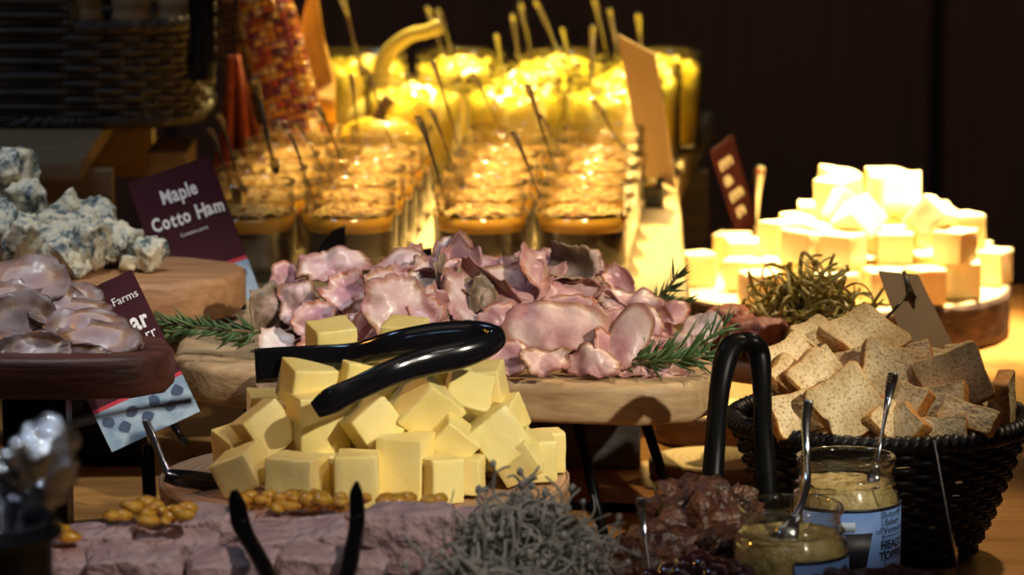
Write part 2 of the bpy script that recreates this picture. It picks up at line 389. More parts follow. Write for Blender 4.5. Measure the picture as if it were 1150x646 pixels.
def brown_jar(loc, label, group):
    r = root('dessert_jar', loc, label, 'jar', group)
    rr = .0353
    prof = [(.0,.0005),(rr*.86,.0005),(rr*.95,.003),(rr*.97,.012),(rr,.044),(rr*1.02,.048),(rr*1.02,.051),(rr*.97,.053),(rr*.97,.057),(rr*1.0,.0585),(rr*1.0,.061),(rr*.965,.063),(rr*.965,.068),(rr*.99,.070),(rr*.985,.073),(rr*.94,.073),(rr*.92,.068),(rr*.92,.048),(rr*.93,.012),(rr*.8,.005),(0,.005)]
    MB().lathe(prof, 36, cap=False).build('glass', M['glassw'], r)
    MB().lathe([(0,.0055),(rr*.80,.0056),(rr*.915,.012),(rr*.91,.0365),(0,.0365)], 32, cap=False).build('mousse', M['mousse'], r)
    MB().lathe([(0,.0367),(rr*.925,.0367),(rr*.932,.0478),(0,.0478)], 32, cap=False).build('jelly_layer', M['jelly'], r)
    g = MB(); n = 26; vs = []; fs = []
    rng = random.Random(7)
    for i in range(n+1):
        for j in range(40):
            q = i/n; th = 2*PI*j/40; x, y = rr*.915*q*math.cos(th), rr*.915*q*math.sin(th)
            z = .0495+.004*(1-q*q)+.0042*noise.noise(Vector((x*260,y*260,3)))+.0016*noise.noise(Vector((x*900,y*900,9)))
            vs.append((x,y,z))
    for i in range(n):
        for j in range(40): j2=(j+1)%40; fs.append((i*40+j,i*40+j2,(i+1)*40+j2,(i+1)*40+j))
    g.add(vs, fs).build('crumble_topping', M['crumb'], r)
    return r
cols = [(286,'left'),(393,'second from left'),(540,'second from right'),(655,'rightmost')]
rows = ['front row','second row from the front','middle row','second row from the back','back row']
proto = None
jarpos = {}
for i in range(5):
    Y = .60+.085*i
    for j,(px,cn) in enumerate(cols):
        x = at(px, 250, .60).x + .0055*i - (.004 if j == 0 else 0)
        lb = f'brown dessert jar, {rows[i]}, ' + {'left':'at its left end beside the ham sign','second from left':'second from its left end','second from right':'second from its right end','rightmost':'at its right end'}[cn]
        if proto is None: proto = brown_jar((x,Y,SZ), lb, 'brown dessert jars on the slab'); o = proto
        else: o = copy_tree(proto); o.location = (x,Y,SZ)
        o['label'] = lb; o.rotation_euler.z = i*1.7+j*2.3; jarpos[(i,j)] = (x,Y)

def yellow_jar(loc, label, group):
    r = root('salad_jar', loc, label, 'jar', group)
    rr = .043
    prof = [(.0,.0005),(rr*.86,.0005),(rr*.95,.004),(rr*.98,.07),(rr*1.0,.078),(rr*1.0,.083),(rr*.96,.085),(rr*1.0,.090),(rr*.98,.093),(rr*.93,.093),(rr*.92,.08),(rr*.92,.008),(0,.006)]
    MB().lathe(prof, 36, cap=False).build('glass', M['glassw'], r)
    n = 20; vs = [(0,0,.0065)]+[(rr*.90*math.cos(2*PI*j/36), rr*.90*math.sin(2*PI*j/36), .009) for j in range(36)]; fs = [(0,1+(j+1)%36,1+j) for j in range(36)]
    base = 1
    for i in range(n+1):
        q = 1-i/n
        for j in range(36):
            th = 2*PI*j/36; x, y = rr*.905*q*math.cos(th), rr*.905*q*math.sin(th)
            vs.append((x,y,.076+.010*(1-q*q)+.008*noise.noise(Vector((x*120,y*120,5)))))
    for i in range(n+1):
        for j in range(36):
            a0 = base+i*36; b0 = base+(i+1)*36; j2=(j+1)%36; fs.append((a0+j,a0+j2,b0+j2,b0+j))
    MB().add(vs, fs).build('yellow_salad', M['custard'], r)
    return r
proto = None
for ri,(Y, pxs, rn) in enumerate([(1.12,[690,577,464],'near row'),(1.24,[712,600],'middle row'),(1.36,[738,628,518,408],'far row')]):
    for k,px in enumerate(pxs):
        x = at(px,100,Y).x
        pos = ['at its right end','second from its right end','third from its right end','at its left end behind the gourds'][k]
        lb = f'large glass jar of yellow salad, {rn}, {pos}'
        if proto is None: proto = o = yellow_jar((x,Y,SZ), lb, 'yellow salad jars')
        else: o = copy_tree(proto); o.location = (x,Y,SZ)
        o['label'] = lb; o.rotation_euler.z = ri+k*2

# spoons: (top px, py, bottom px, py, Y of the jar, top half width)
SP = [
 (284,86,306,178,.685,.0048,'broad bright spoon handle standing left of the corn cobs'),
 (234,142,262,212,.63,.0026,'spoon handle nearest the ham sign, behind its top corner'),
 (244,126,270,206,.685,.0030,'blue-lit spoon handle just behind the ham sign corner'),
 (325,149,354,232,.60,.0018,'thin spoon handle leaning in the gap left of the near crumble jar'),
 (330,137,368,208,.77,.0024,'spoon handle in front of the corn cob tips'),
 (356,118,390,202,.77,.0028,'blue-lit spoon handle rising beside the corn cob tip'),
 (383,-6,404,72,1.20,.0038,'tall tan spoon handle above the round yellow gourd'),
 (394,82,404,180,.94,.0024,'upright spoon handle in front of the round yellow gourd'),
 (411,76,441,165,.94,.0022,'spoon handle across the right side of the round gourd'),
 (469,129,502,226,.60,.0028,'dark spoon with a bright round tip in second jar column'),
 (482,121,513,196,.685,.0022,'thin spoon handle just behind the bright round tipped one'),
 (486,68,519,176,.855,.0024,'long spoon handle rising under the bent gourd neck'),
 (530,82,561,142,.94,.0024,'dark spoon handle against the yellow jars above the third jar column'),
 (592,94,624,204,.77,.0030,'pair of dark spoons near the right, the longer and thicker one'),
 (604,126,634,190,.855,.0022,'short spoon handle just right of the long dark one'),
 (575,147,610,228,.60,.0024,'dark spoon in the near jar at the right end of its row'),
 (666,112,697,162,.94,.0030,'wide tan spoon handle just left of the kraft card'),
]
for s in SP:
    a,b,c,d,Y,wt,lb = s
    top = at(a,b,Y-.02); bot = at(c,d,Y)
    bot.z = max(bot.z, SZ+.056)
    spoon('spoon', top, bot, wt, lb, 'spoons in the brown dessert jars', mat='steeld')
SP2 = [
 (557,36,561,64,1.12,.0030,'short spoon end above the yellow jars, left of the tall pair'),
 (575,14,583,70,1.24,.0034,'left one of the tall spoon pair above the yellow jars'),
 (584,2,598,68,1.36,.0036,'right one of the tall spoon pair above the yellow jars'),
 (601,-2,624,52,1.24,.0036,'blue-lit spoon handle slanting to the right above the yellow jars'),
 (666,27,664,96,1.12,.0034,'straight grey spoon handle left of the kraft card'),
 (684,8,696,76,1.24,.0034,'blue spoon handle touching the kraft card corner'),
 (667,-4,678,44,1.36,.0034,'grey spoon handle rising out of view left of the blue one'),
 (716,14,720,56,1.36,.0040,'short blue glinting spoon above the kraft card'),
 (479,6,499,66,1.36,.0036,'leftmost grey spoon handle above the bent gourd neck'),
 (491,8,509,64,1.24,.0036,'blue spoon handle just right of the bent gourd neck'),
 (631,30,640,70,1.36,.0026,'tiny spoon end between the two groups of tall spoons'),
]
for s in SP2:
    a,b,c,d,Y,wt,lb = s
    top = at(a,b,Y-.01); bot = at(c,d,Y); dr = (bot-top).normalized(); bot = top+dr*((top.z-(SZ+.05))/max(.3,-dr.z))
    spoon('spoon', top, bot, wt*.85, lb, 'spoons in the yellow jars', mat='steeld')

# kraft card leaning, with its black clip
def card4(name, corners, mat, parent, th=.0012):
    p = [Vector(c) for c in corners]; n = (p[1]-p[0]).cross(p[3]-p[0]).normalized()*th/2
    return MB().add([q-n for q in p]+[q+n for q in p], [(3,2,1,0),(4,5,6,7),(0,1,5,4),(1,2,6,5),(2,3,7,6),(3,0,4,7)]).build(name, mat, parent, smooth=False)
kc = root('sign_card', (0,0,0), 'tall blank kraft card on a black clip beside the yellow jars', 'sign')
card4('card', [at(694,39,1.02), at(736,61,.97), at(759,212,.97), at(723,196,1.02)], M['kraft'], kc)
MB().tube([at(741,200,.985), at(739,215,.985), atz(738,226,SZ+.004)], .0025, 8).build('clip_stem', M['blackmatte'], kc)
b = atz(734,232,SZ); MB().box((b.x,b.y,SZ+.009),(.017,.022,.018)).build('clip_base', M['black'], kc, smooth=False, bevel=.002)

# gourds
def gourd(name, c, r, ribs, mat, label, squash=.85, neck=None, nlabel=None):
    g = root(name, c, label, 'gourd', None)
    vs=[];fs=[];n=48;m=22
    for i in range(m+1):
        ph = PI*i/m
        for j in range(n):
            th=2*PI*j/n; k = 1-.09*abs(math.sin(ribs*th/2))*math.sin(ph)
            vs.append((r*k*math.sin(ph)*math.cos(th), r*k*math.sin(ph)*math.sin(th), r*squash*math.cos(ph)*(1-.12*math.exp(-(math.sin(ph)*4)**2))))
    for i in range(m):
        for j in range(n): j2=(j+1)%n; fs.append((i*n+j,(i+1)*n+j,(i+1)*n+j2,i*n+j2))
    MB().add(vs,fs).build('gourd_body', M[mat], g)
    if neck:
        pts = spline([(*(Vector(p)-Vector(c)), rad) for p, rad in neck], 6)
        MB().tube([p[:3] for p in pts],[p[3] for p in pts],12).build('neck' if len(neck) > 3 else 'stem', M['gourd2'] if len(neck)>3 else M['stem'], g)
    return g
Yg = 1.03
c = at(425,128,Yg); gourd('gourd', (c.x,Yg,SZ+.036), .043, 10, 'gourd', 'round yellow and green ribbed gourd standing beside the corn', .84, [((c.x,Yg,SZ+.068),.006),((c.x+.004,Yg,SZ+.078),.005),((c.x+.010,Yg,SZ+.086),.0055)])
c = at(366,128,1.06); gourd('gourd', (c.x-.004,1.08,SZ+.030), .036, 8, 'gourd', 'small orange-yellow gourd half hidden behind the corn cob tips', .84, [((c.x,1.08,SZ+.056),.005),((c.x,1.08,SZ+.064),.004),((c.x,1.08,SZ+.07),.004)])
cx = at(430,100,1.24)
gourd('gourd', (cx.x,1.24,SZ+.034), .038, 7, 'gourd2', 'pale yellow gourd with a long neck bent to the right', .86,
      [((cx.x,1.24,SZ+.062),.013),(at(428,84,1.24),.0085),(at(436,60,1.24),.0072),(at(458,41,1.23),.0065),(at(480,35,1.22),.006),(at(494,29,1.22),.0072)])

# corn cobs leaning on the crates
def corn(bot, top, r, palette, seed, label):
    rng = random.Random(seed); bot, top = Vector(bot), Vector(top); ax = top-bot; L = ax.length
    R = ax.to_track_quat('Z','Y').to_matrix()
    g = root('corn_cob', bot, label, 'corn', 'dried corn cobs'); mb = MB(); nr = 20; nk = int(L/.0062)
    core = MB(); core.lathe([(r*.3,0),(r*.72,L*.04),(r*.86,L*.2),(r*.86,L*.8),(r*.55,L*.96),(0.001,L)], 16)
    core.v = [tuple(R @ Vector(v)) for v in core.v]; core.build('cob_core', M['husk'], g)
    for j in range(nr):
        th = 2*PI*j/nr
        for k in range(nk):
            u = (k+.5)/nk; rad = r*(.55+.45*min(1,u/.12)) * (1 if u < .78 else max(.35,1-((u-.78)/.22)**2*.6))
            c = Vector((rad*math.cos(th), rad*math.sin(th), u*L+rng.uniform(-.0006,.0006)))
            sx, sy, sz = .0028, rad*PI/nr*.98, .0031
            er = Vector((math.cos(th),math.sin(th),0)); et = Vector((-math.sin(th),math.cos(th),0)); ez = Vector((0,0,1))
            vs=[]
            for (a1,z1,o1) in [(-1,-1,-.6),(1,-1,-.6),(1,1,-.6),(-1,1,-.6),(-.95,-.95,.2),(.95,-.95,.2),(.95,.95,.2),(-.95,.95,.2),(-.5,-.5,1),(.5,-.5,1),(.5,.5,1),(-.5,.5,1)]:
                vs.append(R @ (c+et*(a1*sy)+ez*(z1*sz)+er*(o1*sx)))
            mb.add(vs,[(0,1,5,4),(1,2,6,5),(2,3,7,6),(3,0,4,7),(4,5,9,8),(5,6,10,9),(6,7,11,10),(7,4,8,11),(8,9,10,11)], tint=rng.choice(palette))
    mb.build('kernels', M['kernel'], g)
    hk = MB()
    for q in range(4):
        th = q*1.6+seed; er = Vector((math.cos(th),math.sin(th),0))
        hk.tube([R @ (er*(r*.3)+Vector((0,0,-.012))), R @ (er*(r*1.12)+Vector((0,0,L*.10))), R @ (er*(r*1.35)+Vector((0,0,L*.28)))], [(.008,.001),(.014,.0009),(.002,.0006)], 8, side=R @ Vector((-math.sin(th),math.cos(th),0)))
    hk.build('husk', M['husk'], g)
    return g
pal1 = [(.85,.42,.06),(.90,.60,.22),(.55,.10,.05),(.75,.30,.08),(.22,.05,.10),(.88,.70,.40),(.40,.08,.10),(.62,.35,.32)]
pal2 = [(.05,.02,.03),(.10,.03,.06),(.04,.02,.05),(.25,.10,.05),(.35,.18,.06),(.07,.03,.05)]
p0 = at(348,205,1.00); p1 = at(290,-25,1.06); corn((p0.x,1.0,SZ+.012), p1, .0225, pal1, 3, 'speckled orange, cream and red dried corn cob leaning above the jars')
p0 = at(318,190,1.09); p1 = at(258,-30,1.12); corn((p0.x-.01,1.10,SZ+.012), p1, .021, pal2, 5, 'dark purple-black dried corn cob behind the speckled one')
# husk leaf and terracotta cloth
hl = MB(); pts=[at(352,-10,1.08),at(350,40,1.08),at(360,90,1.07),at(366,135,1.06),atz(372,190,SZ+.002)]
pp = spline([(*p,w_) for p,w_ in zip(pts,[.004,.011,.013,.009,.003])],5)
tag(hl.tube([p[:3] for p in pp],[(p[3],.0012) for p in pp],8,side=(1,.4,0)).build('corn_husk', M['husk']), 'golden dry corn husk leaf hanging to the right of the corn cobs', 'corn husk')
cl = MB(); vs=[]; fs=[]; nu, nv = 24, 20
for i in range(nu+1):
    for j in range(nv+1):
        u, v = i/nu, j/nv
        pxx = 262+ (u-.5)*(12+50*v) + 10*v; pyy = 62+v*140
        y = .98+.012*math.sin(u*15+v*2)*(.4+v)
        q = at(pxx,pyy,y); vs.append((q.x, y, max(q.z, SZ+.001+.0*u)))
for i in range(nu):
    for j in range(nv): a=i*(nv+1)+j; fs.append((a,a+1,a+nv+2,a+nv+1))
co = tag(cl.add(vs,fs).build('cloth_napkin', M['cloth']), 'folded terracotta red cloth standing behind the ham sign', 'cloth')
md = co.modifiers.new('t','SOLIDIFY'); md.thickness=.002

# ------------------------------------------------------------------ crates, wicker basket on the left
cr = root('wooden_crate', (0,0,0), 'weathered plank crate carrying the dark wicker basket', 'crate')
CT = .183
def pq(px,py,z): p = atz(px,py,z); return (p.x,p.y)
prism([pq(-120,183,CT), pq(91,183,CT), (at(150,150,1.15).x,1.15), (at(-120,100,1.15).x,1.15)], CT-.014, CT, 'plank', M['pine'], cr, .0015)
fr = atz(40,195,CT-.014).y
MB().box((at(20,200,fr).x-.03, fr+.03, CT-.014-.028),(.20,.02,.055)).build('side_board', M['pine'], cr, smooth=False, bevel=.001)
MB().box((at(20,200,fr).x-.03, 1.08, CT-.014-.028),(.20,.02,.055)).build('side_board', M['pine'], cr, smooth=False, bevel=.001)
for yy in (fr+.03,1.08):
    for xx in (-.30,-.47): MB().box((xx, yy, .057),(.03,.03,.112)).build('post', M['pine'], cr, smooth=False, bevel=.001)
wb = root('wooden_block', (0,0,0), 'pale wood block behind the ham sign, lit from above', 'block')
q0 = at(190,150,.93); MB().box((q0.x+.002,.93,.08),(.034,.10,.158)).build('upright', M['pine'], wb, smooth=False, bevel=.002)
MB().box((q0.x-.045,.93,.035),(.056,.12,.066)).build('step', M['pine'], wb, smooth=False, bevel=.002)
wb2 = tag(MB().box((at(116,225,.60).x+.012,.60,.0575),(.040,.045,.112)).build('wooden_block', M['pine'], None, smooth=False, bevel=.002), 'pale wood block below the crate edge, beside the blue cheese', 'block')

def weave(fn, z0, z1, rows, stakes, amp, r, name, mat, parent, notch=None, per=4):
    """fn(theta, z) -> (x,y) of the basket wall; notch=(th0, th1, zlow) leaves an opening above zlow"""
    mb = MB(); K = stakes*per
    for i in range(rows):
        z = z0+(z1-z0)*(i+.5)/rows
        pts=[]
        for k in range(K):
            th = 2*PI*k/K
            x, y = fn(th, z); l = math.hypot(x,y); o = amp*math.sin(th*stakes/2+(PI if i%2 else 0))
            p = Vector((x*(1+o/l), y*(1+o/l), z+.0006*math.sin(th*7+i)))
            pts.append((th,p))
        if notch and z > notch[2]:
            seq = [p for th,p in sorted(((th-notch[1])%(2*PI),p) for th,p in pts) if th <= (notch[0]-notch[1])%(2*PI)]
            mb.tube(seq, r, 6)
        else: mb.tube([p for _,p in pts], r, 6, closed=True)
    mb.build('woven_wall', mat, parent)
    st = MB()
    for k in range(stakes):
        th = 2*PI*(k+.0)/stakes; zt = z1
        if notch and (th-notch[0])%(2*PI) < (notch[1]-notch[0])%(2*PI): zt = notch[2]
        st.tube([Vector((*fn(th,z), z)) for z in [z0+(zt-z0)*q/6 for q in range(7)]], r*.8, 6)
    st.build('stakes', mat, parent)
def rimrope(path, r, wraps, name, mat, parent, closed=True, strands=2):
    mb = MB(); K = len(path)
    for s in range(strands):
        pts=[]
        for k,p in enumerate(path):
            t = (Vector(path[(k+1)%K])-Vector(path[k-1])); t = t.normalized() if t.length else Vector((1,0,0))
            u = Vector((0,0,1)); w_ = t.cross(u); w_.normalize(); ph = 2*PI*(wraps*k/K+s/strands)
            pts.append(Vector(p)+w_*(r*.6*math.cos(ph))+u*(r*.6*math.sin(ph)))
        mb.tube(pts, r*.7, 6, closed=closed)
    mb.build(name, mat, parent)

bk = root('wicker_basket', (0,0,0), 'large dark wicker basket with a lowered front opening, holding bread', 'basket')
bcx, bcy, hx, hy = at(2,100,.95).x, .965, .168, .125
def sup(th,z):
    c,s = math.cos(th),math.sin(th); e=.5; f=1+.12*(z-CT)
    return (hx*f*math.copysign(abs(c)**e,c), hy*f*math.copysign(abs(s)**e,s))
bk.location = (bcx,bcy,0)
th0, th1 = -PI/2-.20, -.12
# opening: from px 80 to the right corner of the front face
def th_at_x(x):   # front side angle whose wall stands at this x
    return min((abs(sup(-PI/2+a*.01,.3)[0]-x), -PI/2+a*.01) for a in range(-120,150))[1]
xa = at(84,40,.84).x-bcx
weave(sup, CT+.008, .40, 34, 44, .0028, .0030, 'woven_wall', M['wicker'], bk, notch=(th_at_x(xa)%(2*PI), 2*PI-.03, .262))
rimrope([(*sup(2*PI*k/400,CT), CT+.005) for k in range(400)], .0055, 110, 'base_rim', M['wicker'], bk)
seg=[]; a0=th_at_x(xa); 
for k in range(160):
    th=a0+(-.03-a0)*k/159; seg.append((*sup(th,.262),.264))
up0=[(*sup(a0,z),z) for z in [.40-(.40-.264)*k/60 for k in range(60)]]
up1=[(*sup(-.03,z),z) for z in [.264+(.40-.264)*k/60 for k in range(60)]]
rimrope(up0+seg+up1, .0052, 75, 'opening_rim', M['wicker'], bk, closed=False)
MB().add([(*sup(2*PI*k/60,CT+.004),CT+.006) for k in range(60)],[tuple(range(60))]).build('basket_bottom', M['wicker'], bk, smooth=False)
# bread inside
def loaf(c, d, L, r, label, seed):
    rt = root('bread_loaf', c, label, 'bread', 'loaves in the wicker basket')
    mb = MB(); d=Vector(d).normalized(); sd=Vector((0,1,0)).cross(d).normalized(); K=60; vs=[]
    pts=[d*(L*(k/K)) for k in range(K+1)]
    rad=[r*max(.12,(1-abs(2*k/K-1)**5))*(1+.06*math.sin(k*1.3+seed)) for k in range(K+1)]
    mb.tube(pts,[(q,q*.85) for q in rad],20,side=sd)
    mb.build('crust', M['bread'], rt)
    return rt
for i,(px,py,dx,lb) in enumerate([(96,60,-.05,'tan crusty loaf at the left of the basket opening'),(144,62,.02,'tan crusty loaf in the middle of the basket opening'),(190,62,.06,'tan crusty loaf at the right of the basket opening')]):
    p = at(px,py,.93); loaf((p.x,.93+.01*i,CT+.03), (dx,.12,1),   .19, .016, lb, i)
# black tongs hanging on the basket's corner
tg = root('serving_tongs', (0,0,0), 'glossy black plastic tongs hanging at the wicker basket corner', 'tongs')
for k,o in ((0,0),(1,.012)):
    pts=[(*at(226,-45,.826+o),.010),(*at(226,0,.826+o),.0105),(*at(227,40,.826+o*.5),.010),(*at(226,70,.826+o*.3),.0115),(*at(227,91,.826+o*.3),.0095)]
    pts=spline(pts,5); MB().tube([p[:3] for p in pts],[(p[3],.003) for p in pts],10,side=(1,0,0)).build('tong_arm', M['black'], tg)
MB().tube([at(226,-45,.824),at(226,-55,.832),at(226,-45,.840)],[(.009,.004)]*3,8,side=(1,0,0)).build('hinge', M['black'], tg)

# ------------------------------------------------------------------ ham board on its wire stand
HB = .107
def hp(px, py, z=HB): p = atz(px,py,z); return (p.x,p.y)
hb = root('serving_board', (0,0,0), 'thick pale wooden board carrying the pile of sliced ham', 'serving board')
prism([hp(194,402),hp(240,412),hp(330,420),hp(450,426),hp(600,430),hp(720,434),hp(780,430),hp(803,421),hp(806,410),hp(790,385),hp(740,352),hp(640,330),hp(500,322),hp(360,330),hp(250,350),hp(200,380)], HB-.027, HB, 'board_top', M['board'], hb, bevel=.0065, seg=4)
ws = root('wire_stand', (0,0,0), 'black metal wire stand with splayed legs under the ham board', 'stand')
zt = HB-.0295
fl = [atz(647,478,zt), atz(720,478,zt)]
L1 = [(at(647,474,.155), atz(681,614,.003)), (at(718,474,.20), atz(757,572,.003)), (at(330,470,.20), atz(306,600,.003)), (at(415,460,.27), atz(400,560,.003))]
for k,(a,b) in enumerate(L1):
    a = a.copy(); a.z = zt
    MB().tube([a,(a+b)/2,b], .0035, 8).build('leg', M['blackmatte'], ws)
q = [a.copy() for a,_ in L1]
for v in q: v.z = zt
MB().tube([q[0],q[1],q[3],q[2]], .003, 8, closed=True).build('top_ring', M['blackmatte'], ws)
MB().tube([L1[0][1],L1[1][1],L1[3][1],L1[2][1]], .003, 8, closed=True).build('foot_ring', M['blackmatte'], ws)
gb = at(640,535,.36)
tag(MB().box((at(640,500,.40).x,.41,.038),(.098,.09,.074)).build('wooden_block', M['greywood'], None, smooth=False, bevel=.002), 'grey stained wood block behind the legs of the ham stand', 'block')

# ------------------------------------------------------------------ sheets of sliced meat
def slice_geo(a, b, k1, k2, seed, wav=.004, th=.0012, irr=.16, rings=12, seg=72, fold=None, ruf=0.0):
    """a, b half sizes; k1 bend curvature along x, k2 along y; fold=(x position, degrees)"""
    rng = random.Random(seed); off = Vector((rng.random()*40, rng.random()*40, 0))
    rph = rng.uniform(0,6); rdir = rng.uniform(-.7,.7); rfq = rng.uniform(190,330)
    def surf(u,v):
        x, y = u, v; z = 0
        if fold:
            x0, ang = fold; A = math.radians(ang); rr = .006
            if x > x0:
                s = x-x0; L = rr*A
                if s < L: t = s/rr; x = x0+rr*math.sin(t); z = rr*(1-math.cos(t))
                else:
                    x = x0+rr*math.sin(A)+(s-L)*math.cos(A); z = rr*(1-math.cos(A))+(s-L)*math.sin(A)
        if abs(k1) > .01: z0 = (1-math.cos(k1*x))/k1; x = math.sin(k1*x)/k1 if not fold else x; z += z0
        if abs(k2) > .01: z += (1-math.cos(k2*y))/k2; y = math.sin(k2*y)/k2
        q_ = min(1, math.hypot(u/a, v/b))
        w1 = noise.noise(Vector((u*42, v*42, 0))+off); w2 = noise.noise(Vector((u*95, v*95, 4))+off); w3 = noise.noise(Vector((u*230, v*230, 8))+off)
        z += wav*w1+wav*.45*(.3+.7*q_)*w2+wav*.10*w3
        if ruf: z += ruf*(.35+.65*q_)*math.sin((u*math.cos(rdir)+v*math.sin(rdir))*rfq+rph+2.5*w1)
        return Vector((x,y,z))
    P=[[0]*seg for _ in range(rings+1)]; rim=[]
    for i in range(rings+1):
        q = (i/rings)**.8
        for j in range(seg):
            t = 2*PI*j/seg; e = 1+irr*noise.noise(Vector((math.cos(t)*1.3, math.sin(t)*1.3, 0))+off)+irr*.7*noise.noise(Vector((math.cos(t)*3.4, math.sin(t)*3.4, 7))+off)+irr*.45*noise.noise(Vector((math.cos(t)*9, math.sin(t)*9, 3))+off)+irr*.3*noise.noise(Vector((math.cos(t)*22, math.sin(t)*22, 5))+off)
            c, s = math.cos(t), math.sin(t); sq = .82
            P[i][j] = surf(a*q*e*math.copysign(abs(c)**sq,c), b*q*e*math.copysign(abs(s)**sq,s)); rim.append(min(1,q))
    nrm=[[None]*seg for _ in range(rings+1)]
    for i in range(rings+1):
        for j in range(seg):
            i1=max(i,1); du = P[i1][j]-P[i1-1][j]; dv = P[i1][(j+1)%seg]-P[i1][j-1]
            n = du.cross(dv); nrm[i][j] = n.normalized() if n.length>1e-12 else Vector((0,0,1))
    vs=[]; fs=[]; K=(rings+1)*seg
    for sgn in (1,-1):
        for i in range(rings+1):
            for j in range(seg): vs.append(P[i][j]+nrm[i][j]*(th/2*sgn))
    for i in range(rings):
        for j in range(seg):
            j2=(j+1)%seg; a0,b0,c0,d0=i*seg+j,i*seg+j2,(i+1)*seg+j2,(i+1)*seg+j
            fs.append((a0,b0,c0,d0)); fs.append((K+d0,K+c0,K+b0,K+a0))
    o=rings*seg
    for j in range(seg): j2=(j+1)%seg; fs.append((o+j,o+j2,K+o+j2,K+o+j))
    return vs,fs,rim+rim
def mslice(name, mat, loc, a, b, eul, label, cat, group, seed, **kw):
    k1=kw.pop('k1',0); k2=kw.pop('k2',0)
    vs,fs,rim = slice_geo(a,b,k1,k2,seed,**kw)
    o = MB().add(vs,fs,rim=rim).build(name, M[mat], None, loc=loc)
    o.rotation_euler = eul; return tag(o,label,cat,group)
HG='sliced ham on the wide board'
# px, py, Y, half width px, half length px, yaw, tilt, roll, mat, label, extra
HAM = [
 (445,346,.150,40,37, 10,62, 20,'ham','large round pale pink ham slice facing out, just above the black tongs',dict(k1=9,k2=5)),
 (450,301,.235,38,26,-10,38, 10,'ham','smooth pale ham slice on top, left of the central peak',dict(k1=-22,k2=-4)),
 (509,286,.25,24,22, 10,66,  0,'ham','domed pale ham slice forming the peak of the pile',dict(k1=-30,k2=-18)),
 (509,309,.215,32,17, 18,48, 18,'ham2','purplish ham slice slanting up below the domed peak slice',dict(k1=14)),
 (322,310,.26,20,17, 15,60, 10,'ham2','small round rosy ham slice at the far left of the pile',dict(k1=-26)),
 (374,298,.25,44,22, -4,40,  5,'ham','wide ham slice with torn upper edge on the left crest',dict(k1=-8,wav=.008)),
 (302,348,.235,26,27, 30,70, 10,'ham3','brown frilly edged ham slice at the left end of the pile',dict(k1=26,wav=.011)),
 (335,340,.225,26,26,-25,58, 30,'ham','crumpled ham slice beside the frilly brown one',dict(k1=20,wav=.009)),
 (356,362,.190,28,24,  5,68,-20,'ham2','purple folded ham slice above the left tong tip',dict(k1=-30,fold=(.004,120))),
 (392,330,.205,24,30,-15,56, 15,'ham2','ham slice with a thin white fat edge, left of the large round one',dict(k1=24)),
 (405,362,.170,22,22, 20,66,  0,'ham','torn ham slice tucked under the left side of the large round one',dict(k1=-14,wav=.008)),
 (527,330,.185,22,32, -8,62,-15,'ham3','peppered grey-brown ham slice hanging in the middle of the pile',dict(k1=34,wav=.010)),
 (546,340,.175,18,28, 12,60, 12,'ham3','narrow peppered ham slice right of the grey-brown one',dict(k1=-40,wav=.008)),
 (545,300,.235,28,16,-10,40,-10,'ham2','rust-red ham slice right of the domed peak slice',dict(k1=10,wav=.007)),
 (583,320,.200,38,24,-22,46,-12,'ham2','rosy rolled ham slice with a pale fatty rim, above the big oval',dict(k1=4,k2=28,irr=.05)),
 (604,294,.26,38,16,  6,36,  0,'ham2','dark pink ham slice lying flat on the crest right of the middle',dict(k1=-12)),
 (652,301,.245,28,17,-15,50, 10,'ham','crumpled ham slice at the right crest',dict(k1=-20,wav=.010)),
 (648,325,.215,30,15,-12,44,  0,'ham','narrow fatty ham slice below the right crest',dict(k2=22,wav=.006)),
 (692,318,.225,18,20, 25,64, 30,'ham2','deep pink folded ham slice on the right crest',dict(k1=36,fold=(.0,130))),
 (625,366,.150,66,31, -3,52,  0,'ham','big oval pale ham slice with a peppered rind at the front right',dict(k1=-5,k2=-9,irr=.05,wav=.003)),
 (706,338,.205,38,20, -8,42, -8,'ham','sloping ham slice above the rolled cone',dict(k1=-16,wav=.006)),
 (704,378,.140,26,38,-14,66,-24,'ham','ham slice rolled into a cone at the front right',dict(k1=-46,irr=.05,wav=.002)),
 (680,392,.138,22,22, 50,70, 10,'ham2','dark opening fold beside the rolled ham cone',dict(k1=40,wav=.003)),
 (786,367,.22,27,22,-34,42,-10,'hamfat','pale white fatty slice at the far right end of the pile',dict(k1=-14,irr=.05)),
 (752,352,.23,22,17,-20,44,  0,'ham2','reddish-brown ham slice just left of the white fatty one',dict(k1=-24)),
 (612,407,.120,30,18, 10,50, 10,'ham','frilly ham slice at the front edge under the big oval',dict(k1=22,wav=.009)),
 (668,407,.125,32,16, -5,46,-10,'ham','flat frilly ham slice at the front edge below the cone',dict(k1=-16,wav=.009)),
 (574,400,.130,26,20, 14,58,  0,'ham2','orange-pink ham slice by the hinge of the black tongs',dict(k1=-20)),
 (735,392,.160,26,16,-12,50,  0,'ham2','pink ham slice beneath the rosemary at the right',dict(k1=18,wav=.007)),
 (765,388,.17,26,16,-18,48,  0,'ham','ham slice between the rosemary and the white fatty one',dict(k1=12,wav=.005)),
 (312,388,.20,22,20, 20,60,  0,'hamfat','pale fatty slice at the left, above the tip of the tongs',dict(k1=14)),
 (560,360,.16,26,20, -6,60,  10,'ham2','rosy slice tucked left of the big oval one',dict(k1=-24,wav=.006)),
 (476,352,.158,24,18, 30,66,  0,'ham2','curled rosy slice right of the large round one',dict(k1=44)),
 (640,345,.185,34,16,-10,46,  0,'ham2','rosy slice lying directly above the big oval one',dict(k1=10,wav=.006)),
 (725,362,.19,22,20, 10,55,  0,'ham','pale slice behind the rolled cone',dict(k1=-22,wav=.006)),
]
